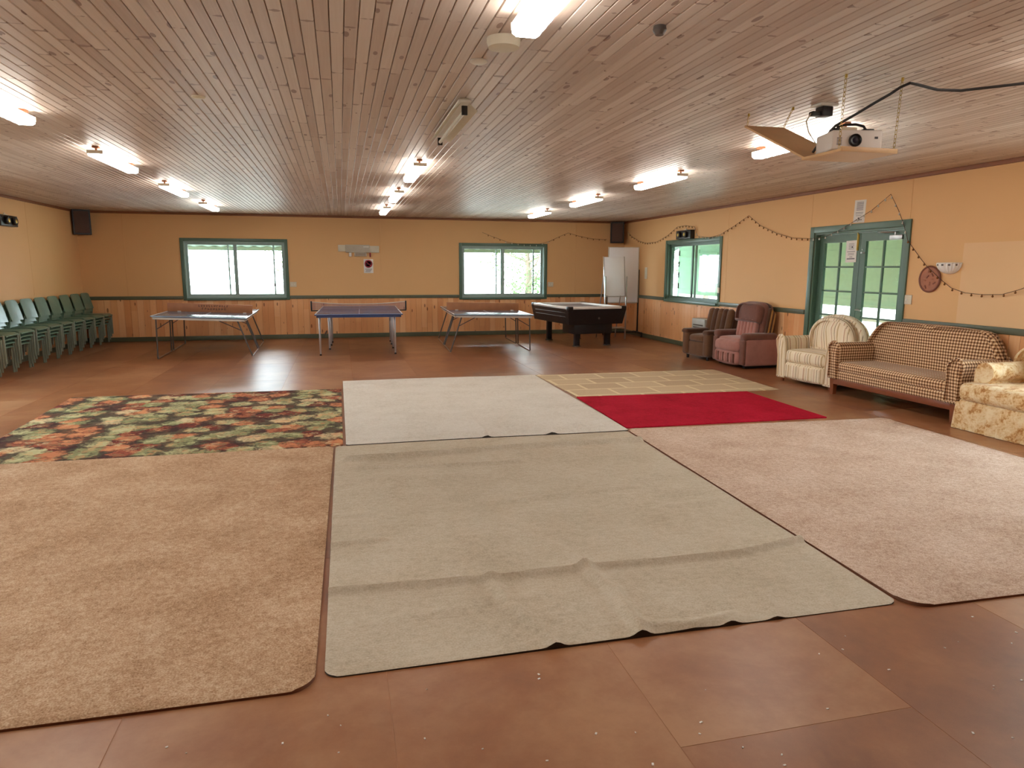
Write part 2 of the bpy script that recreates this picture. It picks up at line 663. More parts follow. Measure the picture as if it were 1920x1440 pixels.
W1 = (-3.21, -1.17, 0.93, 2.11)      # back wall, clear opening x0,x1,z0,z1
W2 = (2.76, 4.76, 0.91, 2.08)
W3 = (11.65, 13.78, 0.95, 2.09)      # right wall, y0,y1,z0,z1
D1 = (7.31, 9.02, 0.0, 2.09)
TH = 0.15
W4 = (2.75, 4.85, 0.95, 2.09)       # right wall nearer than the view
W5_ADDED = (7.6, 9.7, 0.95, 2.09)         # left wall, unseen window added to let in more daylight
W6_ADDED = (2.4, 4.5, 0.95, 2.09)  # second unseen left window, added for daylight on the right wall

mb = MB()
for (a, b, c, d) in rects(XL - TH, XR + TH, -0.1, H + 0.1, [W1, W2]):
    mb.box(a, YB, c, b, YB + TH, d)
wall_back = struct(mb.build('wall_back', M['wall'], smooth=0), 'orange painted back wall with two windows', 'wall')
mb = MB()
for (a, b, c, d) in rects(YF, YB, -0.1, H + 0.1, [W3, W4, D1]):
    mb.box(XR, a, c, XR + TH, b, d)
wall_right = struct(mb.build('wall_right', M['wall'], smooth=0), 'orange painted right wall with a window and double door', 'wall')
mb = MB()
for (a, b, c, d) in rects(YF, YB, -0.1, H + 0.1, [W5_ADDED, W6_ADDED]):
    mb.box(XL - TH, a, c, XL, b, d)
wall_left = struct(mb.build('wall_left', M['wall'], smooth=0), 'orange painted left wall behind the stacked chairs', 'wall')
struct(MB().box(XL - TH, YF - TH, -0.1, XR + TH, YF, H + 0.1).build('wall_front', M['wall'], smooth=0), 'orange painted wall behind the viewer', 'wall')

# ceiling of narrow pine boards running away from the viewer
ceiling = struct(MB().box(XL, YF, H + 0.013, XR, YB, H + 0.1).build('ceiling', M['groove'], smooth=0), 'pine board ceiling', 'ceiling')
BW = 0.0672
nb = int((XR - XL) / BW)
bw = (XR - XL) / nb
rb = random.Random(3)
for i in range(nb):
    x0 = XL + i * bw
    x1 = x0 + bw
    cuts = [YF, YB]
    if rb.random() < 0.62:
        cuts = [YF, rb.uniform(2.8, 13.5), YB]
    g = 0.0014
    for j in range(len(cuts) - 1):
        y0, y1 = cuts[j], cuts[j + 1] - (0.002 if j + 2 < len(cuts) else 0)
        pr = [(x0 + g, H + 0.013), (x0 + g, H + 0.005), (x0 + g + 0.004, H), (x1 - g - 0.004, H), (x1 - g, H + 0.005), (x1 - g, H + 0.013)]
        vs = [(a, y0, b) for a, b in pr] + [(a, y1, b) for a, b in pr]
        fs = [(k, k + 6, k + 7, k + 1) for k in range(5)] + [(0, 1, 2, 3, 4, 5), (11, 10, 9, 8, 7, 6)]
        MB().add(vs, fs, 0, 0.02 + 0.98 * rb.random()).build('board', M['ceil'], ceiling, smooth=0)

# floor of hardboard sheets, joints staggered
floor = struct(MB().box(XL, YF, -0.1, XR, YB, -0.0012).build('floor', M['seam'], smooth=0), 'brown sealed hardboard floor', 'floor')
PW, PL = 0.915, 1.83
x = 0.12 - PW * 6
col_i = 0
rf = random.Random(11)
while x < XR:
    xa, xb = max(x, XL), min(x + PW, XR)
    off = 1.86 if col_i % 2 == 1 else 1.86 + PL / 2
    y = off - PL * 4
    while y < YB:
        ya, yb = max(y, YF), min(y + PL, YB)
        if yb > ya and xb > xa:
            e = 0.0008
            c = 0.0012
            vs = [(xa + e, ya + e, -0.006), (xb - e, ya + e, -0.006), (xb - e, yb - e, -0.006), (xa + e, yb - e, -0.006),
                  (xa + e + c, ya + e + c, 0), (xb - e - c, ya + e + c, 0), (xb - e - c, yb - e - c, 0), (xa + e + c, yb - e - c, 0)]
            MB().add(vs, [(4, 5, 6, 7), (0, 1, 5, 4), (1, 2, 6, 5), (2, 3, 7, 6), (3, 0, 4, 7)], 0, 0.02 + 0.98 * rf.random()).build('floor_sheet', M['floor'], floor, smooth=0)
        y += PL
    x += PW
    col_i += 1

# wainscot boards (children of the walls), rails, skirtings, cornices
rw = random.Random(5)


def wains_board(a, b, z0, z1, side, par):
    """board from a to b along the wall; side 'b' back, 'r' right, 'l' left"""
    g, c, t = 0.001, 0.004, 0.012
    prof = [(a + g, 0), (a + g, t - c), (a + g + c, t), (b - g - c, t), (b - g, t - c), (b - g, 0)]
    vs = []
    for z in (z0, z1):
        for (s, d) in prof:
            vs.append((s, YB - d, z) if side == 'b' else ((XR - d, s, z) if side == 'r' else (XL + d, s, z)))
    fs = [(k, k + 1, k + 7, k + 6) for k in range(5)] + [(0, 1, 2, 3, 4, 5), (11, 10, 9, 8, 7, 6)]
    MB().add(vs, fs, 0, 0.02 + 0.98 * rw.random()).build('board', M['wains'], par, smooth=0)


n = 96
for i in range(n):
    a, b = XL + (XR - XL) * i / n, XL + (XR - XL) * (i + 1) / n
    wains_board(a, b, 0.09, 0.86 if any(w[0] - 0.08 < b and a < w[1] + 0.08 for w in (W1, W2)) else 0.89, 'b', wall_back)
for (y0, y1) in ((9.11, YB), (5.0, 7.22)):
    n = round((y1 - y0) / 0.127)
    for i in range(n):
        a, b = y0 + (y1 - y0) * i / n, y0 + (y1 - y0) * (i + 1) / n
        wains_board(a, b, 0.09, 0.86 if W3[0] - 0.08 < b and a < W3[1] + 0.08 else 0.90, 'r', wall_right)
n = 46
for i in range(n):
    a, b = 10.3 + (YB - 10.3) * i / n, 10.3 + (YB - 10.3) * (i + 1) / n
    wains_board(a, b, 0.09, 0.89, 'l', wall_left)


def strip(name, label, cat, boxes, mat):
    m = MB()
    for q in boxes:
        m.rbox(*q, r=0.006, seg=2)
    return struct(m.build(name, mat), label, cat)


T = 0.032
strip('trim_1', 'dark green chair rail along the back wall', 'trim',
      [(XL, YB - T, 0.885, W1[0] - 0.075, YB, 0.955), (W1[1] + 0.075, YB - T, 0.885, W2[0] - 0.075, YB, 0.955), (W2[1] + 0.075, YB - T, 0.885, XR, YB, 0.955)], M['rail'])
strip('trim_2', 'green chair rail along the right wall', 'trim',
      [(XR - T, W3[1] + 0.08, 0.895, XR, YB - T, 0.965), (XR - T, 9.12, 0.895, XR, W3[0] - 0.08, 0.965), (XR - T, 4.95, 0.895, XR, 7.21, 0.965)], M['rail'])
strip('trim_3', 'dark green chair rail along the left wall', 'trim', [(XL, 10.3, 0.885, XL + T, YB - T, 0.955)], M['rail'])
strip('baseboard_back', 'dark green skirting board of the back wall', 'skirting', [(XL, YB - 0.022, 0, XR, YB, 0.095)], M['rail'])
strip('baseboard_right', 'green skirting board of the right wall', 'skirting', [(XR - 0.022, 9.12, 0, XR, YB - 0.022, 0.095), (XR - 0.022, 3.6, 0, XR, 7.21, 0.095)], M['rail'])
strip('baseboard_left', 'dark green skirting board of the left wall', 'skirting', [(XL, 6, 0, XL + 0.022, YB - 0.022, 0.095)], M['rail'])
strip('trim_4', 'brown cornice strip above the back wall', 'trim', [(XL, YB - 0.03, H - 0.045, XR, YB, H)], M['cornice'])
strip('trim_5', 'brown cornice strip above the right wall', 'trim', [(XR - 0.03, YF, H - 0.045, XR, YB - 0.03, H)], M['cornice'])
strip('trim_6', 'brown cornice strip above the left wall', 'trim', [(XL, YF, H - 0.045, XL + 0.03, YB - 0.03, H)], M['cornice'])

# cover strips over the sheet joints of the walls
for y in (7.28, 9.13, 11.42):
    MB().rbox(XR - 0.003, y - 0.012, 0.966 if y > 9.2 else 2.18, XR + 0.002, y + 0.012, H - 0.045, r=0.002, seg=1).build('joint_strip', M['wall'], wall_right)
for x in (-4.35, 0.9, 5.55):
    MB().rbox(x - 0.012, YB - 0.002, 0.956, x + 0.012, YB + 0.002, H - 0.045, r=0.0015, seg=1).build('joint_strip', M['wall'], wall_back)
for y in (13.8, 12.3):
    MB().rbox(XL - 0.002, y - 0.012, 0.956, XL + 0.003, y + 0.012, H - 0.045, r=0.002, seg=1).build('joint_strip', M['wall'], wall_left)
MB().box(XR - 0.0015, 4.95, 0.966, XR + 0.002, 6.46, 1.86).build('paint_patch', M['wall_patch'], wall_right, smooth=0)


# ------------------------------------------------------------------ windows and door
def window_back(num, w, label):
    root = thing('window_%d' % num, label, 'window', ((w[0] + w[1]) / 2, YB, 0))
    root['kind'] = 'structure'
    X0, X1 = w[0] - (w[0] + w[1]) / 2, w[1] - (w[0] + w[1]) / 2
    z0, z1 = w[2], w[3]
    a = 0.068
    fr = MB()
    fr.rbox(X0 - a, -0.022, z0 - a, X0, 0.0, z1 + a, r=0.005, seg=2)
    fr.rbox(X1, -0.022, z0 - a, X1 + a, 0.0, z1 + a, r=0.005, seg=2)
    fr.rbox(X0, -0.022, z1, X1, 0.0, z1 + a, r=0.005, seg=2)
    fr.build('architrave', M['green'], root)
    MB().rbox(X0, -0.05, z0 - a, X1, 0.0, z0 - 0.02, r=0.006, seg=2).build('sill', M['green'], root)
    jb = MB()
    jb.box(X0, 0.0, z0, X0 + 0.018, 0.148, z1)
    jb.box(X1 - 0.018, 0.0, z0, X1, 0.148, z1)
    jb.box(X0, 0.0, z1 - 0.018, X1, 0.148, z1)
    jb.box(X0, -0.001, z0 - 0.02, X1, 0.148, z0 + 0.012)
    jb.build('reveal', M['alu'], root, smooth=0)
    s = 0.05

    def sash(x0, x1, y, name='sash'):
        q = MB()
        q.box(x0, y, z0 + 0.012, x0 + s, y + 0.025, z1 - 0.018)
        q.box(x1 - s, y, z0 + 0.012, x1, y + 0.025, z1 - 0.018)
        q.box(x0 + s, y, z1 - 0.018 - s, x1 - s, y + 0.025, z1 - 0.018)
        q.box(x0 + s, y, z0 + 0.012, x1 - s, y + 0.025, z0 + 0.012 + s)
        o = q.build(name, M['alu'], root, smooth=0)
        MB().box(x0 + s, y + 0.010, z0 + 0.012 + s, x1 - s, y + 0.014, z1 - 0.018 - s).build('pane', M['glass'], o, smooth=0)
        return o
    xm = 0.0
    sash(X0 + 0.018, xm + 0.03, 0.07)
    sash(xm - 0.05, X1 - 0.018, 0.098)
    # thin uprights of the fly screen
    for xx in (xm - 0.155, X1 - 0.24):
        MB().box(xx - 0.016, 0.128, z0 + 0.012, xx + 0.016, 0.14, z1 - 0.018).build('screen_bar', M['alu'], root, smooth=0)
    MB().rbox(X1 - 0.262, 0.118, z0 + 0.23, X1 - 0.226, 0.128, z0 + 0.29, r=0.004, seg=1).build('catch', M['black'], root)
    return root


window_back(1, W1, 'green framed sliding window of the back wall, left of the emergency fitting')
window_back(2, W2, 'green framed sliding window of the back wall, left of the whiteboards')

def window_side(num, W, label, mir):
    """sliding window in a side wall; mir mirrors it for the left wall"""
    root = thing('window_%d' % num, label, 'window', (XL if mir else XR, (W[0] + W[1]) / 2, 0), PI if mir else 0)
    root['kind'] = 'structure'
    y1 = (W[1] - W[0]) / 2
    y0 = -y1
    z0, z1 = W[2], W[3]
    a = 0.07
    fr = MB()
    fr.rbox(-0.024, y0 - a, z0 - a, 0, y0, z1 + a, r=0.005, seg=2)
    fr.rbox(-0.024, y1, z0 - a, 0, y1 + a, z1 + a, r=0.005, seg=2)
    fr.rbox(-0.024, y0, z1, 0, y1, z1 + a, r=0.005, seg=2)
    fr.build('architrave', M['green'], root)
    MB().rbox(-0.055, y0, z0 - a, 0, y1, z0 - 0.015, r=0.006, seg=2).build('sill', M['green'], root)
    jb = MB()
    jb.box(0, y0, z0, 0.148, y0 + 0.02, z1)
    jb.box(0, y1 - 0.02, z0, 0.148, y1, z1)
    jb.box(0, y0, z1 - 0.02, 0.148, y1, z1)
    jb.box(-0.001, y0, z0 - 0.015, 0.148, y1, z0 + 0.012)
    jb.build('reveal', M['green'], root, smooth=0)
    for (a0, a1, x) in ((y0 + 0.02, 0.06, 0.03), (-0.06, y1 - 0.02, 0.062)):
        s = 0.045
        q = MB()
        q.box(x, a0, z0 + 0.012, x + 0.028, a0 + s, z1 - 0.02)
        q.box(x, a1 - s, z0 + 0.012, x + 0.028, a1, z1 - 0.02)
        q.box(x, a0 + s, z1 - 0.02 - s, x + 0.028, a1 - s, z1 - 0.02)
        q.box(x, a0 + s, z0 + 0.012, x + 0.028, a1 - s, z0 + 0.012 + s)
        o = q.build('sash', M['green'], root, smooth=0)
        MB().box(x + 0.012, a0 + s, z0 + 0.012 + s, x + 0.016, a1 - s, z1 - 0.02 - s).build('pane', M['glass'], o, smooth=0)


window_side(3, W3, 'green framed sliding window in the right wall', False)
window_side(4, W4, 'green framed sliding window in the right wall nearest the viewer', False)
window_side(5, W5_ADDED, 'unseen green framed window added in the left wall for daylight, farther from the viewer', True)
window_side(6, W6_ADDED, 'unseen green framed window added in the left wall for daylight, nearer the viewer', True)

# double glazed door
root = thing('door_1', 'green double door with small glass panes in the right wall', 'door', (XR, (D1[0] + D1[1]) / 2, 0))
root['kind'] = 'structure'
h = (D1[1] - D1[0]) / 2
a = 0.085
fr = MB()
fr.rbox(-0.024, -h - a, 0, 0, -h, 2.09 + a, r=0.005, seg=2)
fr.rbox(-0.024, h, 0, 0, h + a, 2.09 + a, r=0.005, seg=2)
fr.rbox(-0.024, -h, 2.09, 0, h, 2.09 + a, r=0.005, seg=2)
fr.build('architrave', M['green'], root)
jb = MB()
jb.box(0, -h, 0, 0.148, -h + 0.03, 2.09)
jb.box(0, h - 0.03, 0, 0.148, h, 2.09)
jb.box(0, -h + 0.03, 2.06, 0.148, h - 0.03, 2.09)
jb.box(-0.005, -h + 0.03, 0.0, 0.148, h - 0.03, 0.012)
jb.build('door_frame', M['green'], root, smooth=0)
XD = 0.075
for side in (-1, 1):
    ya, yb = (-h + 0.032, -0.003) if side < 0 else (0.003, h - 0.032)
    st, top, bot = 0.10, 0.115, 0.22
    zb, zt = 0.015, 2.055
    q = MB()
    q.box(XD, ya, zb, XD + 0.04, ya + st, zt)
    q.box(XD, yb - st, zb, XD + 0.04, yb, zt)
    q.box(XD, ya + st, zt - top, XD + 0.04, yb - st, zt)
    q.box(XD, ya + st, zb, XD + 0.04, yb - st, zb + bot)
    leaf = q.build('door_leaf', M['green'], root, smooth=0)
    gy0, gy1, gz0, gz1 = ya + st, yb - st, zb + bot, zt - top
    nr = 5
    ph = (gz1 - gz0) / nr
    gm = (gy0 + gy1) / 2
    MB().rbox(XD + 0.006, gm - 0.013, gz0, XD + 0.034, gm + 0.013, gz1, r=0.004, seg=1).build('glazing_bar', M['green'], leaf)
    for k in range(1, nr):
        MB().rbox(XD + 0.008, gy0, gz0 + k * ph - 0.012, XD + 0.032, gy1, gz0 + k * ph + 0.012, r=0.004, seg=1).build('glazing_bar', M['green'], leaf)
    for k in range(nr):
        for (p, r_) in ((gy0, gm - 0.013), (gm + 0.013, gy1)):
            MB().box(XD + 0.018, p, gz0 + k * ph + (0.012 if k else 0), XD + 0.022, r_, gz0 + (k + 1) * ph - (0.012 if k < nr - 1 else 0)).build('pane', M['glass'], leaf, smooth=0)
# closer, bolt, latch
q = MB()
q.rbox(XD - 0.05, -h + 0.09, 1.94, XD - 0.002, -h + 0.30, 2.0, r=0.008, seg=2)
q.cyl((XD - 0.03, -h + 0.22, 2.0), (XD - 0.03, -h + 0.22, 2.035), 0.012)
q.tube([(XD - 0.03, -h + 0.22, 2.035), (XD - 0.08, -h + 0.42, 2.04), (XD - 0.005, -h + 0.55, 2.05)], 0.009, 6)
q.build('door_closer', M['chrome'], root)
q = MB()
q.rbox(XD - 0.012, 0.03, 1.82, XD, 0.06, 2.04, r=0.003, seg=1)
q.cyl((XD - 0.018, 0.045, 1.83), (XD - 0.018, 0.045, 2.06), 0.007)
q.build('tower_bolt', M['brass'], root)
q = MB()
q.rbox(XD - 0.012, -0.09, 1.78, XD, -0.02, 1.80, r=0.003, seg=1)
q.cyl((XD - 0.012, -0.07, 1.79), (XD - 0.035, -0.07, 1.79), 0.01)
q.cyl((XD - 0.012, -0.07, 1.83), (XD - 0.03, -0.07, 1.83), 0.008)
q.build('latch', M['chrome'], root)
q = MB()
q.cyl((XD, -0.06, 1.02), (XD - 0.05, -0.06, 1.02), 0.011)
q.tube([(XD - 0.05, -0.06, 1.02), (XD - 0.055, -0.10, 1.02), (XD - 0.052, -0.17, 1.015)], 0.009, 8)
q.build('door_handle', M['chrome'], root)

# ------------------------------------------------------------------ outside
M['ground'] = plain('pale_gravel', srgb(190, 186, 176), 0.95, var=0.12, scale=3)
M['roofsheet'] = plain('pale_roof_sheet', srgb(104, 130, 122), 0.5, var=0.05)
M['mint'] = plain('mint_green_boards', srgb(166, 196, 174), 0.6, var=0.05)
M['outwhite'] = plain('white_outdoor_paint', srgb(224, 228, 224), 0.6, var=0.04)
M['bark'] = plain('grey_bark', srgb(110, 96, 82), 0.9, var=0.2)
M['leafgreen'] = plain('pale_green_leaves', srgb(84, 112, 64), 0.7, var=0.3, scale=1.5)
struct(MB().box(-60, -30, -0.35, 70, 80, -0.25).build('ground', M['ground'], smooth=0), 'pale gravel ground outside', 'ground')

# veranda roof beyond the back windows: corrugated sheets on a beam
vr = thing('veranda_roof', 'pale corrugated veranda roof outside the back windows', 'roof', (0, YB + TH, 0))
vr['kind'] = 'structure'
q = MB()
nx = 320
x0, x1 = -8.0, 9.2
ya, za, yb, zb = 0.0, 2.58, 2.15, 2.01
vs, fs = [], []
for j, (yy, zz) in enumerate(((ya, za), (yb, zb))):
    for i in range(nx + 1):
        xx = x0 + (x1 - x0) * i / nx
        vs.append((xx, yy, zz + 0.016 * math.sin(xx * 2 * PI / 0.30)))
fs = [(i, i + 1, i + nx + 2, i + nx + 1) for i in range(nx)]
q.add(vs, fs)
q.build('roof_sheet', M['roofsheet'], vr)
MB().box(x0, yb - 0.20, zb - 0.035, x1, yb - 0.15, zb + 0.055).build('beam', M['roofsheet'], vr, smooth=0)
for xx in (-7.4, -4.6, 0.4, 5.6, 8.9):
    MB().box(xx - 0.045, yb - 0.22, -0.25, xx + 0.045, yb - 0.13, zb - 0.03).build('post', M['mint'], vr, smooth=0)

# boarded veranda wall across the side veranda, open below and at its far end
gb = thing('veranda_wall', 'mint green boarded veranda wall seen through the right window and the door', 'veranda wall', (9.6, 0, 0))
q = MB()
for (a_, b_, c_, d_) in rects(5.9, 18.75, 0.86, 2.72, [(16.6, 17.5, 0.95, 1.95)]):
    q.box(0.012, a_, c_, 0.06, b_, d_)
q.build('backing', M['mint'], gb, smooth=0)
for k in range(12):
    z = 0.86 + k * 0.155
    for (a_, b_) in (((5.9, 16.55), (17.55, 18.75)) if z < 1.95 else ((5.9, 18.75),)):
        MB().box(0.0 if k % 2 else 0.002, a_, z, 0.014, b_, z + 0.151).build('weatherboard', M['mint'], gb, smooth=0)
for z in (0.30, 0.60):
    MB().rbox(0.0, 5.9, z, 0.045, 18.75, z + 0.05, r=0.006, seg=1).build('rail', M['outwhite'], gb)
for y in (5.95, 9.5, 13.0, 16.0, 18.7):
    MB().box(0.0, y - 0.045, -0.25, 0.09, y + 0.045, 2.72).build('post', M['mint'], gb, smooth=0)
q = MB()
q.box(-0.02, 16.55, 0.90, 0.06, 16.62, 2.0)
q.box(-0.02, 17.48, 0.90, 0.06, 17.55, 2.0)
q.box(-0.02, 16.62, 1.93, 0.06, 17.48, 2.0)
q.box(-0.02, 16.62, 0.90, 0.06, 17.48, 0.97)
q.box(-0.02, 17.06, 0.97, 0.06, 17.10, 1.93)
wf = q.build('window_frame', M['mint'], gb, smooth=0)
MB().box(0.03, 16.62, 0.97, 0.036, 17.48, 1.93).build('pane', M['glass'], wf, smooth=0)
sv = thing('side_veranda', 'green veranda ceiling and concrete floor outside the right wall, with added walls that shade it', 'veranda', (XR + TH, 0, 0))
sv['kind'] = 'structure'
MB().box(0.0, YB + TH + 0.01, -0.25, 0.07, 23.0, 2.64).build('shade_screen', M['mint'], sv, smooth=0)  # unseen wall added to keep sky light off the mint boards
MB().box(0, 5.85, -0.25, 2.75, 5.9, 2.72).build('shade_end_wall', M['mint'], sv, smooth=0)  # unseen wall added to shut out daylight near the door
MB().box(0, 5.85, 2.64, 3.2, 27.0, 2.72).build('soffit', M['mint'], sv, smooth=0)  # lengthened well past its visible part to block high sky
for y_ in (22.5, 26.8):
    for x_ in (0.2, 2.7):
        MB().box(x_ - 0.05, y_ - 0.05, -0.25, x_ + 0.05, y_ + 0.05, 2.64).build('post', M['mint'], sv, smooth=0)  # carry the length added to the soffit for shade
MB().box(0, 5.85, -0.25, 2.75, 27.0, -0.05).build('slab', M['ground'], sv, smooth=0)


def tree(label, x, y, hgt, rad, n, seed):
    r_ = random.Random(seed)
    t = thing('leafy_tree', label, 'tree', (x, y, -0.25), 0, 'trees outside')
    q = MB()
    q.tube([(0, 0, 0), (0.05, 0.03, hgt * 0.3), (-0.04, 0.05, hgt * 0.6), (0.0, 0, hgt * 0.9)], [0.16, 0.12, 0.08, 0.03], 8)
    for k in range(7):
        an, z = r_.uniform(0, 2 * PI), hgt * r_.uniform(0.25, 0.7)
        q.tube([(0, 0, z), (math.cos(an) * rad * 0.4, math.sin(an) * rad * 0.4, z + 0.3), (math.cos(an) * rad * 0.8, math.sin(an) * rad * 0.8, z + 0.8)], [0.05, 0.035, 0.012], 6)
    q.build('trunk', M['bark'], t)
    q = MB()
    for k in range(n):
        an = r_.uniform(0, 2 * PI)
        u_ = r_.random() ** 0.5
        z = hgt * r_.uniform(0.18, 1.05)
        rr = rad * u_ * math.sin(PI * min(0.98, max(0.12, (z / hgt - 0.12) / 0.98)))
        c_ = Vector((math.cos(an) * rr, math.sin(an) * rr, z))
        d = Vector((r_.gauss(0, 1), r_.gauss(0, 1), r_.gauss(0, 0.6))).normalized()
        e = d.cross(Vector((r_.gauss(0, 1), r_.gauss(0, 1), r_.gauss(0, 1)))).normalized()
        s = r_.uniform(0.05, 0.10)
        q.add([c_ - d * s, c_ + e * s * 0.45, c_ + d * s, c_ - e * s * 0.45], [(0, 1, 2, 3)])
    tag(q.build('foliage', M['leafgreen'], t, smooth=0), kind='stuff')


tree('pale leafy tree outside the right back window', 7.0, 26.0, 4.6, 2.1, 2600, 1)
tree('pale leafy tree beyond the veranda window', 14.4, 25.6, 5.0, 2.0, 2600, 2)
tree('pale leafy tree outside the left back window, at its right edge', -1.6, 30.0, 5.0, 1.7, 1500, 3)

# ------------------------------------------------------------------ ceiling lights
LY = [2.03, 4.86, 7.60, 10.30, 13.02]
LX = {'left': -2.23, 'centre': 0.86, 'right': 3.90}
LLEN, LDROP = 1.24, 0.045


def light_fixture(lit):
    t = thing('ceiling_light', 'lamp', 'ceiling light')
    q = MB()
    top = H - (LDROP if lit else 0.012)
    # stems at the two ends with a rose on the ceiling
    for y in (0.05, LLEN - 0.05):
        s = MB()
        s.cyl((0, y, top - 0.01), (0, y, H), 0.011, n=8)
        s.rbox(-0.03, y - 0.03, H - 0.02, 0.03, y + 0.03, H, r=0.004, seg=1)
        s.build('stem', M['cornice'] if lit else M['offwhite'], t)
    MB().rbox(-0.045, 0.002, top - 0.02, 0.045, LLEN - 0.002, top, r=0.006, seg=1).build('batten', M['white'], t)
    if lit:
        # prismatic diffuser tray with small ribs
        d = MB()
        pr_ = [(-0.068, top - 0.003), (-0.064, top - 0.045), (-0.045, top - 0.058), (0.045, top - 0.058), (0.064, top - 0.045), (0.068, top - 0.003)]
        nseg = 26
        vs, fs = [], []
        for k in range(nseg + 1):
            y = 0.012 + (LLEN - 0.024) * k / nseg
            e = 0.0025 * (k % 2)
            for (a_, b_) in pr_:
                vs.append((a_ * (1 - e * 8), y, b_ + e))
        for k in range(nseg):
            for j in range(5):
                fs.append((k * 6 + j, k * 6 + j + 1, (k + 1) * 6 + j + 1, (k + 1) * 6 + j))
            fs.append((k * 6 + 5, k * 6, (k + 1) * 6, (k + 1) * 6 + 5))
        fs += [(0, 1, 2, 3, 4, 5), tuple(nseg * 6 + j for j in (5, 4, 3, 2, 1, 0))]
        d.add(vs, fs)
        d.build('diffuser', M['lamp'], t, smooth=0)
        for y in (0.0, LLEN - 0.012):
            MB().rbox(-0.07, y, top - 0.030, 0.07, y + 0.012, top + 0.004, r=0.003, seg=1).build('end_cap', M['offwhite'], t)
    else:
        MB().cyl((0, 0.03, top - 0.075), (0, LLEN - 0.03, top - 0.075), 0.014, n=10).build('tube', M['lampoff'], t)
        w_ = MB()
        for s in (-1, 1):
            w_.add([(s * 0.03, 0, top - 0.03), (s * 0.085, 0, top - 0.075), (s * 0.085, LLEN, top - 0.075), (s * 0.03, LLEN, top - 0.03),
                    (s * 0.03, 0, top - 0.027), (s * 0.088, 0, top - 0.073), (s * 0.088, LLEN, top - 0.073), (s * 0.03, LLEN, top - 0.027)],
                   [(0, 1, 2, 3), (7, 6, 5, 4), (1, 5, 6, 2), (0, 4, 5, 1), (3, 2, 6, 7)])
        w_.build('reflector', M['offwhite'], t, smooth=0)
        for y in (0.01, LLEN - 0.03):
            MB().rbox(-0.02, y, top - 0.10, 0.02, y + 0.02, top - 0.04, r=0.003, seg=1).build('lamp_holder', M['black'], t)
    return t


lit0 = light_fixture(True)
unlit = light_fixture(False)
first = True
for rname in ('left', 'centre', 'right'):
    for k, y in enumerate(LY):
        nth = len(LY) - 1 - k
        if rname == 'centre' and k == 1:
            o = unlit
            o['label'] = 'unlit strip light hanging in the middle row of the pine ceiling'
        else:
            o = lit0 if first else copy_tree(lit0)
            first = False
            o['label'] = 'lit strip light in the %s row on the ceiling, %s from the back wall' % (rname, ORD[nth])
        o['group'] = 'fluorescent strip lights on the ceiling'
        o.location = (LX[rname], y, 0)

# small round fittings on the ceiling
q = MB().lathe([(0.0, H), (0.085, H), (0.085, H - 0.02), (0.078, H - 0.045), (0.06, H - 0.05), (0.0, H - 0.05)], 28)
tag(q.build('smoke_detector', M['offwhite'], loc=(0.84, 3.62, 0)), 'thick round white smoke detector beside the nearest centre ceiling light', 'detector')
q = MB().lathe([(0.0, H), (0.05, H), (0.05, H - 0.008), (0.04, H - 0.014), (0.0, H - 0.014)], 24)
tag(q.build('round_ceiling_disc', M['white'], loc=(0.79, 4.02, 0)), 'small flat white disc on the ceiling, next to the smoke detector', 'ceiling disc')
q = MB().lathe([(0.0, H), (0.03, H), (0.034, H - 0.02), (0.02, H - 0.04), (0.0, H - 0.04)], 16)
tag(q.build('ceiling_sensor', M['darksteel'], loc=(1.52, 3.26, 0)), 'small brownish knob on the ceiling right of the nearest centre light', 'sensor')
q = MB().lathe([(0.0, H), (0.045, H), (0.045, H - 0.006), (0.035, H - 0.012), (0.0, H - 0.012)], 20)
tag(q.build('round_ceiling_disc', M['offwhite'], loc=(-0.89, 5.3, 0)), 'small pale disc on the ceiling between the left and centre lights', 'ceiling disc')


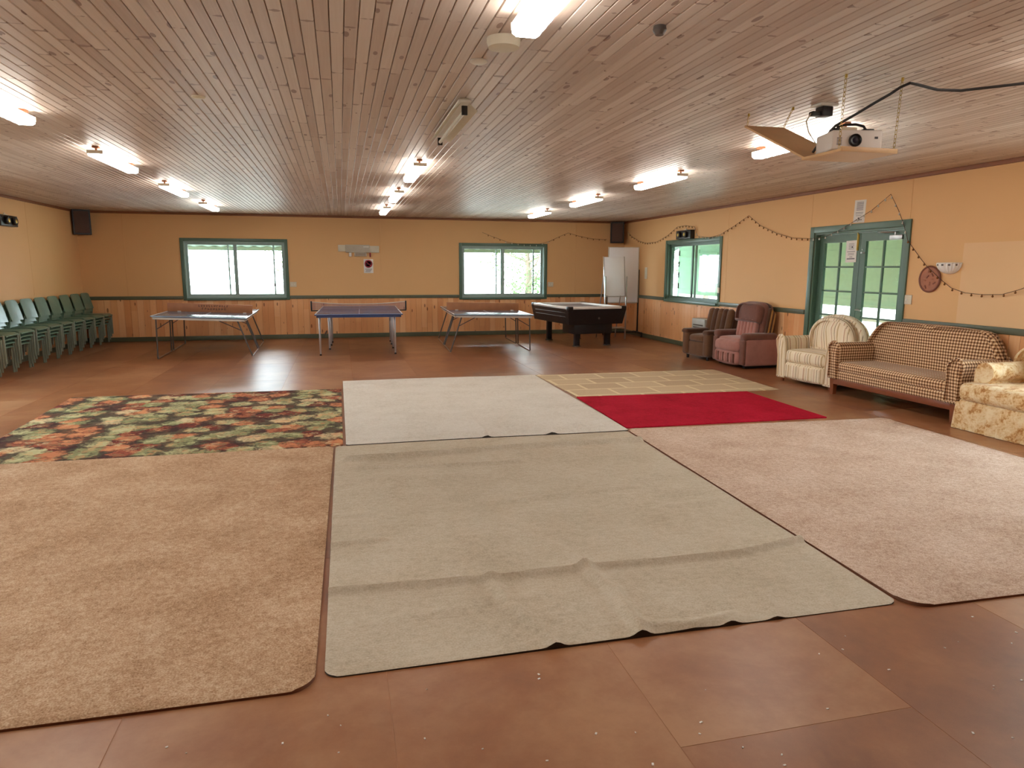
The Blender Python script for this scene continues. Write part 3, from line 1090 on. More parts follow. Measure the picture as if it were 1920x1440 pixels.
# ------------------------------------------------------------------ carpets
def carpet(name, label, quad, t, mat, z=0.0, rc=0.06, nu=24, nv=24, fn=None, side=None, cat='carpet'):
    """quad: far-left, far-right, near-right, near-left; rounded corners; fn(x,y) extra height"""
    A, B, C_, D_ = [Vector((*p, 0)) for p in quad]
    vs, fs = [], []
    wid = ((B - A).length + (C_ - D_).length) / 2
    hei = ((D_ - A).length + (C_ - B).length) / 2

    def remap(u, v):
        # pull the corner points onto rounded corners
        x_, y_ = u * wid, v * hei
        cx = min(max(x_, rc), wid - rc)
        cy = min(max(y_, rc), hei - rc)
        dx, dy = x_ - cx, y_ - cy
        if dx and dy:
            d_ = max(abs(dx), abs(dy))
            n_ = math.hypot(dx, dy)
            x_, y_ = cx + dx / n_ * d_, cy + dy / n_ * d_
        return x_ / wid, y_ / hei

    def grid_t(n_, L):
        e = rc / L
        k = 5
        a_ = [e * i / k for i in range(k)]
        m_ = [e + (1 - 2 * e) * i / n_ for i in range(n_ + 1)]
        b_ = [1 - e + e * (i + 1) / k for i in range(k)]
        return a_ + m_ + b_
    us, ws = grid_t(nu, wid), grid_t(nv, hei)
    NU, NV = len(us), len(ws)
    for w_ in ws:
        for u_ in us:
            a_, b_ = remap(u_, w_)
            p = (A * (1 - a_) + B * a_) * (1 - b_) + (D_ * (1 - a_) + C_ * a_) * b_
            edge = min(a_ * wid, (1 - a_) * wid, b_ * hei, (1 - b_) * hei)
            dz = -0.35 * t if edge < 0.002 else 0
            vs.append((p.x, p.y, z + t + dz + (fn(p.x, p.y) if fn else 0)))
    for j in range(NV - 1):
        for i in range(NU - 1):
            fs.append((j * NU + i, (j + 1) * NU + i, (j + 1) * NU + i + 1, j * NU + i + 1))
    ring = [i for i in range(NU)] + [j * NU + NU - 1 for j in range(1, NV)] + [(NV - 1) * NU + i for i in range(NU - 2, -1, -1)] + [j * NU for j in range(NV - 2, 0, -1)]
    b0 = len(vs)
    for i in ring:
        vs.append((vs[i][0], vs[i][1], z + 0.0005))
    m = MB()
    m.add(vs, fs)
    L = len(ring)
    base = len(m.f)
    for k in range(L):
        k2 = (k + 1) % L
        m.f.append([ring[k], ring[k2], b0 + k2, b0 + k])
        m.m.append(1 if side else 0)
        m.r.append(0.0)
    o = m.build(name, [mat, side] if side else mat, smooth=40)
    return tag(o, label, cat)


M['beige_l'] = carpet_mat('tan_pile_carpet', srgb(124, 90, 63), srgb(180, 144, 112), srgb(214, 186, 156))
M['beige_r'] = carpet_mat('pinkish_beige_pile_carpet', srgb(142, 112, 92), srgb(192, 164, 143), srgb(218, 197, 180))
M['felt'] = carpet_mat('grey_felt_carpet_back', srgb(162, 147, 126), srgb(185, 171, 150), srgb(199, 187, 168), scale=110, bstr=0.15, big=0.35, streak=True)
M['felt2'] = carpet_mat('pale_grey_felt_carpet_back', srgb(180, 170, 156), srgb(206, 198, 186), srgb(216, 210, 200), scale=110, bstr=0.15, big=0.3, streak=True)
M['red'] = carpet_mat('crimson_carpet', srgb(112, 4, 20), srgb(158, 8, 34), srgb(180, 22, 50), scale=90, bstr=0.3, big=0.4)
M['leafc'] = leaf_carpet_mat()
M['tilerug'] = tile_rug_mat()
M['edge_dark'] = plain('dark_carpet_edge', srgb(110, 66, 44), 0.9)
M['edge_black'] = plain('black_carpet_edge', srgb(56, 46, 38), 0.9)


def ridge(pts, h_, w_):
    def f(x, y):
        best = 9e9
        for (p, q_) in zip(pts[:-1], pts[1:]):
            dx, dy = q_[0] - p[0], q_[1] - p[1]
            tt = max(0, min(1, ((x - p[0]) * dx + (y - p[1]) * dy) / (dx * dx + dy * dy)))
            best = min(best, (x - p[0] - tt * dx) ** 2 + (y - p[1] - tt * dy) ** 2)
        return h_ * math.exp(-best / (w_ * w_)) if best < 9 * w_ * w_ else 0.0
    return f


near_folds = [ridge([(-0.13, 3.25), (0.28, 3.23), (0.68, 3.21), (1.2, 3.22), (2.06, 3.20), (2.54, 3.30)], 0.022, 0.024),
              ridge([(0.0, 5.62), (0.69, 5.64), (1.26, 5.69), (1.88, 5.67), (2.61, 5.70)], 0.032, 0.026),
              ridge([(0.10, 5.37), (0.53, 5.32), (1.16, 5.25), (1.35, 5.25)], 0.018, 0.03),
              ridge([(0.68, 3.22), (0.72, 2.91), (0.77, 2.73), (0.82, 2.52)], 0.016, 0.03),
              ridge([(1.18, 3.24), (1.24, 2.96), (1.22, 2.72), (1.20, 2.52)], 0.020, 0.035),
              ridge([(1.24, 2.60), (1.45, 2.56), (1.68, 2.60), (1.62, 2.52)], 0.014, 0.03),
              ridge([(1.95, 2.75), (1.85, 2.52)], 0.010, 0.03),
              ridge([(-0.12, 4.3), (0.15, 4.28)], 0.012, 0.03), ridge([(-0.12, 3.85), (0.18, 3.86)], 0.013, 0.03), ridge([(-0.12, 4.95), (0.1, 4.95)], 0.010, 0.03),
              ridge([(0.2, 5.05), (0.8, 5.02)], 0.009, 0.05), ridge([(0.9, 4.35), (2.0, 4.45)], 0.007, 0.05), ridge([(0.0, 2.9), (0.6, 2.95), (0.9, 3.0)], 0.005, 0.04),
              ridge([(2.1, 4.0), (2.5, 4.05)], 0.007, 0.05), ridge([(1.0, 3.9), (1.12, 3.5), (1.18, 3.24)], 0.007, 0.04)]
far_folds = [ridge([(0.02, 6.30), (0.52, 6.24), (0.97, 6.30), (1.32, 6.26), (1.9, 6.30), (2.6, 6.40)], 0.016, 0.045),
             ridge([(1.27, 6.88), (1.29, 6.4), (1.26, 6.0)], 0.014, 0.03), ridge([(1.75, 6.45), (1.85, 6.2), (1.95, 6.05)], 0.016, 0.035),
             ridge([(2.2, 6.4), (2.3, 6.2), (2.45, 6.25)], 0.018, 0.035), ridge([(-0.03, 9.35), (0.4, 9.3)], 0.016, 0.05), ridge([(-0.03, 9.05), (0.5, 9.0)], 0.016, 0.05),
             ridge([(0.0, 7.1), (0.35, 7.1)], 0.014, 0.04), ridge([(0.8, 8.0), (1.4, 8.0)], 0.006, 0.06), ridge([(0.4, 8.9), (0.9, 8.8)], 0.007, 0.05)]


def wav(x, y):
    return 0.0018 * math.sin(3.1 * x + 1.7 * y) + 0.0014 * math.sin(2.0 * x - 5.3 * y + 1)


carpet('carpet', 'tan pile carpet lying at the left front of the floor', [(-3.65, 6.13), (-0.11, 6.12), (-0.15, 2.46), (-3.70, 2.49)], 0.016, M['beige_l'], rc=0.10, side=M['edge_dark'])
carpet('carpet', 'large pinkish beige pile carpet lying at the right, reaching past the sofa', [(2.67, 6.16), (5.55, 6.03), (5.44, 2.42), (2.53, 2.47)], 0.017, M['beige_r'], rc=0.12, side=M['edge_dark'])
carpet('carpet', 'creased grey felt carpet in the middle front between the two pile carpets', [(-0.095, 6.125), (2.652, 6.10), (2.515, 2.53), (-0.115, 2.53)], 0.008, M['felt'], rc=0.06, nu=130, nv=270,
       fn=lambda x, y: 1.35 * sum(f(x, y) for f in near_folds) + wav(x, y) + 0.002, side=M['edge_black'])
carpet('carpet', 'paler grey felt carpet farther back, left of the red carpet', [(-0.02, 9.77), (2.738, 9.74), (2.68, 6.115), (-0.005, 6.14)], 0.008, M['felt2'], z=0.004, rc=0.02, nu=90, nv=130,
       fn=lambda x, y: 1.3 * sum(f(x, y) for f in far_folds) + wav(x, y) + 0.002, side=M['edge_black'])
carpet('carpet', 'autumn leaf patterned carpet at the left', [(-3.20, 9.22), (-0.04, 9.14), (-0.03, 6.15), (-3.03, 6.15)], 0.009, M['leafc'], rc=0.02)
carpet('carpet', 'crimson red carpet rectangle', [(2.76, 7.92), (5.04, 7.81), (4.99, 6.20), (2.70, 6.22)], 0.011, M['red'], rc=0.02)
carpet('rug', 'tan rug with a pale block pattern behind the red carpet', [(2.75, 9.74), (5.65, 9.67), (5.54, 7.84), (2.78, 7.94)], 0.009, M['tilerug'], rc=0.02, cat='rug')

# scattered white crumbs on the bare floor in front
rs = random.Random(21)
q = MB()
for k in range(70):
    x, y = rs.uniform(-1.3, 3.6), rs.uniform(1.45, 2.38)
    s, an = rs.uniform(0.0012, 0.0035), rs.uniform(0, PI)
    q.box(-s * 1.6, -s, 0.0002, s * 1.6, s, 0.0025)
    mm_ = Matrix.Translation((x, y, 0)) @ Matrix.Rotation(an, 4, 'Z')
    q.xf(mm_, len(q.v) - 8)
tag(q.build('crumbs', M['paper'], smooth=0), 'tiny white crumbs scattered on the bare floor in front', 'crumbs', kind='stuff')

# ------------------------------------------------------------------ table tennis tables
M['ttblue'] = plain('dark_blue_table_paint', srgb(62, 78, 116), 0.22, var=0.06)
M['ttwhite'] = plain('white_table_line', srgb(222, 224, 226), 0.3, var=0.02)
M['ttgreen'] = plain('grey_blue_table_paint', srgb(92, 104, 122), 0.2, var=0.08)
M['ttedge'] = plain('pale_table_edge', srgb(206, 198, 184), 0.35, var=0.04)
M['plank'] = plain('brown_plank', srgb(156, 100, 62), 0.5, var=0.14, scale=6)
M['net'] = None


def net_mat():
    t = NT('net_mesh')
    uv = t.coord('UV')
    s = t.n('ShaderNodeSeparateXYZ')
    t.l(uv, s.inputs[0])
    a_ = t.math('LESS_THAN', t.math('FRACT', t.math('DIVIDE', s.outputs[0], 0.014)), 0.28)
    b_ = t.math('LESS_THAN', t.math('FRACT', t.math('DIVIDE', s.outputs[1], 0.014)), 0.28)
    f = t.math('MAXIMUM', a_, b_)
    tr = t.n('ShaderNodeBsdfTransparent')
    df = t.n('ShaderNodeBsdfDiffuse')
    df.inputs[0].default_value = (*srgb(140, 120, 128), 1)
    mx = t.n('ShaderNodeMixShader')
    t.l(f, mx.inputs[0])
    t.l(tr.outputs[0], mx.inputs[1])
    t.l(df.outputs[0], mx.inputs[2])
    t.l(mx.outputs[0], t.out.inputs['Surface'])
    return t.mat


M['net'] = net_mat()
TW, TL = 1.525, 2.74


def tt_top(t, top, mat, tilt, edge):
    """two half tops with white lines; tilt drops the +x side"""
    for k, (ya, yb) in enumerate(((-TL / 2, -0.004), (0.004, TL / 2))):
        q = MB().rbox(-TW / 2, ya, top - 0.022, TW / 2, yb, top, r=0.004, seg=1)
        q.xf(tilt)
        o = q.build('half_top', mat, t)
        q = MB()
        e = 0.0012
        for (a_, b_, c_, d_) in ((-TW / 2 + 0.002, -TW / 2 + 0.022, ya, yb), (TW / 2 - 0.022, TW / 2 - 0.002, ya, yb), (-0.002, 0.002, ya, yb), (-TW / 2 + 0.022, TW / 2 - 0.022, ya + 0.002 if k == 0 else yb - 0.022, ya + 0.022 if k == 0 else yb - 0.002)):
            q.box(a_, c_, top, b_, d_, top + e)
        q.xf(tilt)
        q.build('white_lines', M['ttwhite'], o, smooth=0)
        q = MB()
        q.box(-TW / 2 + 0.03, ya + 0.03, top - 0.06, TW / 2 - 0.03, ya + 0.055, top - 0.022)
        q.box(-TW / 2 + 0.03, yb - 0.055, top - 0.06, TW / 2 - 0.03, yb - 0.03, top - 0.022)
        q.box(-TW / 2 + 0.03, ya + 0.03, top - 0.06, -TW / 2 + 0.055, yb - 0.03, top - 0.022)
        q.box(TW / 2 - 0.055, ya + 0.03, top - 0.06, TW / 2 - 0.03, yb - 0.03, top - 0.022)
        q.xf(tilt)
        q.build('apron', edge, o, smooth=0)


def tt_table(label, loc, rz, zl, zr, splay, plank_marks, mat):
    """zl, zr: heights of the left and right edges; splay: 'left' or 'right' side whose legs stand askew"""
    t = thing('table_tennis_table', label, 'table', loc, rz, 'table tennis tables')
    top = (zl + zr) / 2
    ang = math.atan2(zl - zr, TW)
    tilt = Matrix.Translation((0, 0, top)) @ Matrix.Rotation(ang, 4, 'Y') @ Matrix.Translation((0, 0, -top))
    tt_top(t, top, mat, tilt, M['ttedge'])
    for s in (-1, 1):
        zt = (zl if s < 0 else zr) - 0.045
        sp = (splay == 'left' and s < 0) or (splay == 'right' and s > 0)
        xt = s * (TW / 2 - (0.17 if sp else 0.06))
        xb = s * (TW / 2 + (0.05 if sp else -0.045))
        for (ya, yb) in ((-TL / 2 + 0.13, -0.10), (0.10, TL / 2 - 0.08)):
            for y in (ya, yb):
                MB().cyl((xt, y, zt), (xb, y, 0.014), 0.0125, n=8).build('leg', M['darksteel'], t)
            MB().cyl((xb, ya, 0.0135), (xb, yb, 0.0135), 0.0125, n=8).build('foot_rail', M['chrome'], t)
            br = xt - s * 0.30
            MB().cyl((br, ya, zt), (xt + (xb - xt) * 0.28, ya, zt - (zt - 0.014) * 0.28), 0.008, n=6).build('brace', M['darksteel'], t)
    # brown plank standing across the middle in place of a net
    q = MB().rbox(-TW / 2 + 0.01, -0.012, top - 0.002, TW / 2 - 0.02, 0.012, top + 0.155, r=0.003, seg=1)
    q.xf(tilt)
    p = tag(q.build('net_board', M['plank'], t), 'brown plank set across the middle of the table')
    if plank_marks:
        q = MB()
        for (u_, w_, a_, b_) in plank_marks:
            q.box(u_ - a_, -0.0135, top + w_ - b_, u_ + a_, -0.0122, top + w_ + b_)
        q.xf(tilt)
        tag(q.build('worn_lettering', M['inkdark'], p, smooth=0), kind='stuff')
    for x_ in (-0.55, 0.6):
        q = MB().rbox(x_ - 0.03, -0.03, top, x_ + 0.03, 0.03, top + 0.012, r=0.003, seg=1)
        q.xf(tilt)
        q.build('board_clamp', M['ttedge'], p)
    return t


# worn stencilled letters, read from their dark blotches
rm = random.Random(4)
marks = []
for (u0, u1, w_, n_) in ((-0.20, 0.34, 0.118, 13), (-0.14, 0.25, 0.062, 9)):
    for k in range(n_):
        u_ = u0 + (u1 - u0) * k / (n_ - 1)
        if rm.random() < 0.14:
            continue
        marks.append((u_ - 0.010, w_, 0.004, 0.019))
        marks.append((u_, w_ + rm.choice((-0.015, 0.0, 0.015)), 0.010, 0.0035))
        if rm.random() < 0.6:
            marks.append((u_ + 0.010, w_ + rm.choice((-0.007, 0.007)), 0.0035, 0.011))
tt_table('sagging table tennis table with a lettered brown plank, under the left back window', (-2.41, 14.15, 0), math.radians(1.6), 0.755, 0.69, 'right', marks, M['ttgreen'])
tt_table('sagging table tennis table with a plain brown plank, beside the pool table', (2.83, 14.02, 0), math.radians(-2.7), 0.725, 0.70, 'left', None, M['ttgreen'])

t = thing('table_tennis_table', 'dark blue table tennis table with a net, in the middle of the back wall', 'table', (0.335, 13.87, 0), math.radians(-1.6), 'table tennis tables')
tt_top(t, 0.76, M['ttblue'], Matrix.Identity(4), M['ttblue'])
for s in (-1, 1):
    for (y, y2) in ((-1.04, -1.04), (-0.10, -0.10), (0.62, 0.62), (1.2, 1.2)):
        x_ = s * (0.63 if s > 0 else 0.70) + (0.12 if y > -0.5 and s < 0 else 0)
        o = MB().rbox(x_ - 0.016, y - 0.016, 0.02, x_ + 0.016, y + 0.016, 0.70, r=0.004, seg=1).build('leg', M['chrome'], t)
        MB().cyl((x_, y, 0), (x_, y, 0.03), 0.02, n=10).build('foot', M['black'], o)
        if y in (-1.04, 1.2):
            MB().cyl((x_, y + (0.02 if y < 0 else -0.02), 0.45), (x_, y + (0.36 if y < 0 else -0.36), 0.70), 0.008, n=6).build('brace', M['chrome'], t)
    MB().rbox(s * 0.66 - 0.012, -0.10, 0.28, s * 0.66 + 0.012, 0.62, 0.31, r=0.003, seg=1).build('cross_bar', M['darksteel'], t)
    # net posts
    q = MB()
    q.rbox(s * 0.90 - 0.014, -0.014, 0.755, s * 0.90 + 0.014, 0.014, 0.93, r=0.004, seg=1)
    q.rbox(min(s * 0.74, s * 0.91), -0.018, 0.735, max(s * 0.74, s * 0.91), 0.018, 0.757, r=0.004, seg=1)
    q.build('net_post', M['black'], t)
q = MB()
nseg = 24
vs, fs = [], []
for k in range(nseg + 1):
    u_ = -0.89 + 1.78 * k / nseg
    sag = 0.045 * (1 - (u_ / 0.89) ** 2)
    vs += [(u_, 0, 0.765), (u_, 0, 0.915 - sag)]
fs = [(2 * k, 2 * k + 2, 2 * k + 3, 2 * k + 1) for k in range(nseg)]
q.add(vs, fs)
nt = q.build('net', M['net'], t, smooth=0, uv=True)
MB().tube([(-0.89 + 1.78 * k / 12, 0, 0.915 - 0.045 * (1 - ((-0.89 + 1.78 * k / 12) / 0.89) ** 2)) for k in range(13)], 0.007, 6).build('net_tape', M['ttedge'], nt)

# ------------------------------------------------------------------ pool table
M['poolblack'] = plain('black_table_laminate', srgb(26, 23, 26), 0.35, var=0.15)
M['poolrail'] = plain('pale_rail_laminate', srgb(232, 228, 224), 0.15, var=0.04)
M['poolcloth'] = plain('grey_table_cloth', srgb(132, 122, 122), 0.85, var=0.06)
t = thing('pool_table', 'black pool table with pale top rails, left of the whiteboards', 'pool table', (4.88, 14.08, 0), math.radians(6.5))
PWd, PLn = 1.30, 1.95
hw, hl = PWd / 2, PLn / 2
MB().box(-hw + 0.10, -hl + 0.10, 0.755, hw - 0.10, hl - 0.10, 0.775).build('playing_bed', M['poolcloth'], t, smooth=0)
for s in (-1, 1):
    MB().rbox(s * hw - 0.065 - s * 0.065, -hl + 0.10, 0.765, s * hw + 0.065 - s * 0.065, hl - 0.10, 0.815, r=0.012, seg=2).build('side_rail', M['poolrail'], t)
    MB().rbox(-hw + 0.10, s * hl - 0.065 - s * 0.065, 0.765, hw - 0.10, s * hl + 0.065 - s * 0.065, 0.815, r=0.012, seg=2).build('end_rail', M['poolrail'], t)
    for s2 in (-1, 1):
        MB().rbox(s * (hw - 0.055) - 0.06, s2 * (hl - 0.055) - 0.06, 0.73, s * (hw - 0.055) + 0.06, s2 * (hl - 0.055) + 0.06, 0.822, r=0.02, seg=2).build('corner_pocket', M['poolblack'], t)
    MB().rbox(s * (hw - 0.075) - 0.045, -0.06, 0.735, s * (hw - 0.075) + 0.045, 0.06, 0.819, r=0.015, seg=2).build('side_pocket', M['poolblack'], t)
# sloping skirts of the cabinet
q = MB()
tp, bt = [(-hw, -hl), (hw, -hl), (hw, hl), (-hw, hl)], [(-hw + 0.05, -hl + 0.06), (hw - 0.05, -hl + 0.06), (hw - 0.05, hl - 0.06), (-hw + 0.05, hl - 0.06)]
vs = [(a_, b_, 0.765) for a_, b_ in tp] + [(a_, b_, 0.46) for a_, b_ in bt]
q.add(vs, [(0, 1, 5, 4), (1, 2, 6, 5), (2, 3, 7, 6), (3, 0, 4, 7), (4, 5, 6, 7), (0, 3, 2, 1)])
cab = q.build('cabinet', M['poolblack'], t, smooth=0)
for z_ in (0.60, 0.68):
    f_ = (0.765 - z_) / 0.305
    MB().rbox(-hw + 0.05 * f_ - 0.006, -hl + 0.2, z_, -hw + 0.05 * f_ + 0.01, hl - 0.2, z_ + 0.014, r=0.002, seg=1).build('trim_line', M['darksteel'], cab)
MB().rbox(-hw + 0.15, -hl + 0.06 * 0.5 - 0.004, 0.655, hw - 0.15, -hl + 0.06, 0.668, r=0.002, seg=1).build('trim_line', M['darksteel'], cab)
MB().rbox(-hw + 0.20, -hl + 0.14, 0.26, hw - 0.24, -hl + 0.70, 0.47, r=0.006, seg=1).build('ball_box', M['poolblack'], t)
MB().cyl((0.05, -hl + 0.05, 0.58), (0.05, -hl + 0.03, 0.58), 0.022, n=14).build('lock', M['darksteel'], t)
for s in (-1, 1):
    for s2 in (-1, 1):
        x_, y_ = s * (hw - 0.30) + 0.02, s2 * (hl - 0.27)
        o = MB().rbox(x_ - 0.05, y_ - 0.05, 0.02, x_ + 0.05, y_ + 0.05, 0.50, r=0.006, seg=1).build('leg', M['poolblack'], t)
        MB().lathe([(0, 0.0), (0.085, 0.0), (0.085, 0.012), (0.05, 0.024), (0, 0.024)], 16, Matrix.Translation((x_, y_, 0))).build('foot_plate', M['darksteel'], o)

# ------------------------------------------------------------------ whiteboards in the corner
M['wboard'] = plain('whiteboard_enamel', srgb(246, 248, 252), 0.25, var=0.01)
t = thing('whiteboard', 'tall mobile whiteboard standing in the corner behind the easel', 'whiteboard', (6.40, 15.22, 0), math.radians(-7))
MB().rbox(-0.35, -0.012, 0.80, 0.35, 0.012, 2.05, r=0.004, seg=1).build('panel', M['wboard'], t)
q = MB()
q.rbox(-0.368, -0.018, 0.785, -0.35, 0.018, 2.065, r=0.003, seg=1)
q.rbox(0.35, -0.018, 0.785, 0.368, 0.018, 2.065, r=0.003, seg=1)
q.rbox(-0.35, -0.018, 2.05, 0.35, 0.018, 2.065, r=0.003, seg=1)
q.rbox(-0.35, -0.018, 0.785, 0.35, 0.018, 0.80, r=0.003, seg=1)
q.build('board_frame', M['ttedge'], t)
for s in (-1, 1):
    MB().rbox(s * 0.375 - 0.014, -0.016, 0.10, s * 0.375 + 0.014, 0.016, 1.55, r=0.004, seg=1).build('post', M['black'], t)
    o = MB().rbox(s * 0.375 - 0.022, -0.36, 0.075, s * 0.375 + 0.022, 0.30, 0.11, r=0.006, seg=1).build('foot', M['black'], t)
    for y_ in (-0.33, 0.27):
        MB().cyl((s * 0.375 - 0.012, y_, 0.036), (s * 0.375 + 0.012, y_, 0.036), 0.036, n=16).build('castor', M['black'], o)
MB().rbox(-0.36, -0.012, 0.08, 0.36, 0.012, 0.11, r=0.004, seg=1).build('base_bar', M['black'], t)
MB().rbox(-0.33, -0.07, 0.775, 0.33, -0.018, 0.787, r=0.003, seg=1).build('pen_tray', M['chrome'], t)

t = thing('easel', 'narrow whiteboard easel on a grey metal stand in front of the tall whiteboard', 'easel', (5.96, 14.62, 0), math.radians(4))
lean = Matrix.Translation((0, 0, 0.97)) @ Matrix.Rotation(math.radians(-6), 4, 'X') @ Matrix.Translation((0, 0, -0.97))
q = MB().rbox(-0.245, -0.01, 0.97, 0.245, 0.008, 1.83, r=0.004, seg=1)
q.xf(lean)
q.build('panel', M['wboard'], t)
q = MB()
for s in (-1, 1):
    q.rbox(s * 0.252 - 0.009, -0.014, 0.96, s * 0.252 + 0.009, 0.012, 1.84, r=0.003, seg=1)
q.xf(lean)
q.build('board_frame', M['chrome'], t)
MB().rbox(-0.27, -0.085, 0.945, 0.27, -0.005, 0.962, r=0.004, seg=1).build('pen_tray', M['chrome'], t)
for s in (-1, 1):
    MB().rbox(s * 0.26 - 0.015, -0.06, 0.0, s * 0.26 + 0.015, -0.03, 1.40, r=0.004, seg=1).build('leg', M['chrome'], t)
    MB().cyl((s * 0.24, 0.06, 1.55), (s * 0.24, 0.42, 0.0), 0.013, n=8).build('leg', M['chrome'], t)
MB().rbox(-0.26, -0.05, 0.24, 0.26, 0.16, 0.262, r=0.004, seg=1).build('shelf', M['chrome'], t)

# ------------------------------------------------------------------ stacked chairs along the left wall
M['chair_green'] = plain('dark_green_chair_plastic', srgb(98, 128, 110), 0.3, var=0.08)
M['chair_leg'] = plain('grey_green_leg_enamel', srgb(124, 132, 116), 0.38, var=0.08)


def stack_chair():
    """faces +x, origin on the floor below the middle of the seat"""
    t = thing('stacking_chair', 'chair', 'chair')
    sw, sd, sz = 0.215, 0.20, 0.44
    # dished seat with a rolled front edge
    nu, nv = 8, 8
    q = MB()
    vs, fs = [], []
    for side in (0, 1):
        for j in range(nv + 1):
            for i in range(nu + 1):
                u_, w_ = -1 + 2 * i / nu, -1 + 2 * j / nv
                x_ = u_ * sd
                y_ = w_ * sw * (1.0 - 0.05 * (1 - u_) / 2)
                z_ = sz - 0.014 * (1 - u_ * u_) * (1 - w_ * w_) - (0.035 * max(0, u_ - 0.7) / 0.3) ** 1 * 1.0 - 0.008 * w_ ** 4
                vs.append((x_, y_, z_ - 0.016 * side))
    K = (nu + 1) * (nv + 1)
    for j in range(nv):
        for i in range(nu):
            a_ = j * (nu + 1) + i
            fs.append((a_, a_ + 1, a_ + nu + 2, a_ + nu + 1))
            fs.append((K + a_ + nu + 1, K + a_ + nu + 2, K + a_ + 1, K + a_))
    ring = [i for i in range(nu + 1)] + [j * (nu + 1) + nu for j in range(1, nv + 1)] + [nv * (nu + 1) + i for i in range(nu - 1, -1, -1)] + [j * (nu + 1) for j in range(nv - 1, 0, -1)]
    for k in range(len(ring)):
        a_, b_ = ring[k], ring[(k + 1) % len(ring)]
        fs.append((b_, a_, K + a_, K + b_))
    q.add(vs, fs)
    q.build('seat', M['chair_green'], t)
    # curved back panel above an open slot
    q = MB()
    vs, fs = [], []
    nu, nv = 8, 6
    for side in (0, 1):
        for j in range(nv + 1):
            for i in range(nu + 1):
                w_, v_ = -1 + 2 * i / nu, j / nv
                z_ = sz + 0.10 + 0.32 * v_
                wd = sw * (1.0 - 0.02 * v_ ** 3)
                rd = 0.022 * (v_ ** 8) * (w_ ** 6)
                x_ = -0.155 - 0.075 * v_ + 0.010 * w_ * w_ - 0.010 * side
                vs.append((x_, w_ * wd, z_ - rd))
    K = (nu + 1) * (nv + 1)
    for j in range(nv):
        for i in range(nu):
            a_ = j * (nu + 1) + i
            fs.append((a_, a_ + 1, a_ + nu + 2, a_ + nu + 1))
            fs.append((K + a_ + nu + 1, K + a_ + nu + 2, K + a_ + 1, K + a_))
    ring = [i for i in range(nu + 1)] + [j * (nu + 1) + nu for j in range(1, nv + 1)] + [nv * (nu + 1) + i for i in range(nu - 1, -1, -1)] + [j * (nu + 1) for j in range(nv - 1, 0, -1)]
    for k in range(len(ring)):
        a_, b_ = ring[k], ring[(k + 1) % len(ring)]
        fs.append((b_, a_, K + a_, K + b_))
    q.add(vs, fs)
    q.build('backrest', M['chair_green'], t)
    for s in (-1, 1):
        # legs and uprights stand just outside the seat so that the chairs nest
        q = MB()
        yo = s * (sw + 0.008)
        for (xa, za, xb, zb) in ((-0.190, sz - 0.03, -0.165, sz + 0.15),):
            q.add([(xa - 0.006, yo - 0.006, za), (xa + 0.006, yo - 0.006, za), (xa + 0.006, yo + 0.006, za), (xa - 0.006, yo + 0.006, za),
                   (xb - 0.006, yo - 0.006, zb), (xb + 0.006, yo - 0.006, zb), (xb + 0.006, yo + 0.006, zb), (xb - 0.006, yo + 0.006, zb)],
                  [(0, 3, 2, 1), (4, 5, 6, 7), (0, 1, 5, 4), (1, 2, 6, 5), (2, 3, 7, 6), (3, 0, 4, 7)])
        q.build('back_upright', M['chair_green'], t, smooth=0)
        yl = s * (sw + 0.018)
        MB().rbox(sd - 0.046, yl - 0.012, 0.0, sd - 0.019, yl + 0.012, sz - 0.03, r=0.006, seg=2).build('leg', M['chair_leg'], t)
        MB().tube([(-0.165, yl, sz - 0.02), (-0.20, yl, 0.0)], [0.0115, 0.0115], 8).build('leg', M['chair_leg'], t)
        q = MB()
        for (xa, xb, ya_, yb_) in ((-0.17, sd - 0.022, sw - 0.03, sw + 0.003), (-0.1745, -0.160, sw - 0.01, sw + 0.018), (sd - 0.044, sd - 0.023, sw - 0.01, sw + 0.018)):
            q.box(xa, min(s * ya_, s * yb_), sz - 0.05, xb, max(s * ya_, s * yb_), sz - 0.036)
        q.build('side_rail', M['chair_leg'], t, smooth=0)
    return t


proto = stack_chair()
used = False
NST, NCH = 9, 4
posn = ['topmost', 'second from the top', 'third from the top', 'lowest']
for k in range(NST):
    yk = 15.88 - 0.55 * k
    nth = 'in the corner' if k == 0 else ('nearest the viewer' if k == NST - 1 else '%s from the corner' % ORD[k])
    jy, jr = random.uniform(-0.012, 0.012), random.uniform(-0.03, 0.03)
    for lev in range(NCH):
        o = copy_tree(proto) if used else proto
        used = True
        o.location = (-4.955 + 0.030 * lev * math.cos(jr), yk + jy + 0.030 * lev * math.sin(jr), 0.060 * lev)
        o.rotation_euler.z = jr
        o['label'] = 'green plastic stacking chair, %s in the stack %s' % (posn[NCH - 1 - lev], nth)
        o['group'] = 'green stacking chairs along the left wall'

# ------------------------------------------------------------------ upholstered seats along the right wall (each faces -x)
M['check'] = check_mat()
M['stripe'] = stripe_mat()
M['floral'] = floral_mat()
M['brownv'] = velour('dark_brown_velour', srgb(62, 36, 22), srgb(98, 62, 40))
M['brownv2'] = velour('mid_brown_velour', srgb(86, 56, 36), srgb(116, 80, 52))
M['pinkv'] = velour('dusty_pink_brown_velour', srgb(150, 96, 86), srgb(186, 132, 120))
M['pinkd'] = velour('red_brown_velour', srgb(92, 54, 44), srgb(130, 84, 70))
M['goldv'] = velour('gold_trim_velour', srgb(150, 104, 52), srgb(206, 160, 92))
M['legwood'] = plain('red_brown_leg_wood', srgb(128, 68, 38), 0.35, var=0.12)


def leanx(xb, zb, deg):
    return Matrix.Translation((xb, 0, zb)) @ Matrix.Rotation(math.radians(deg), 4, 'Y') @ Matrix.Translation((-xb, 0, -zb))


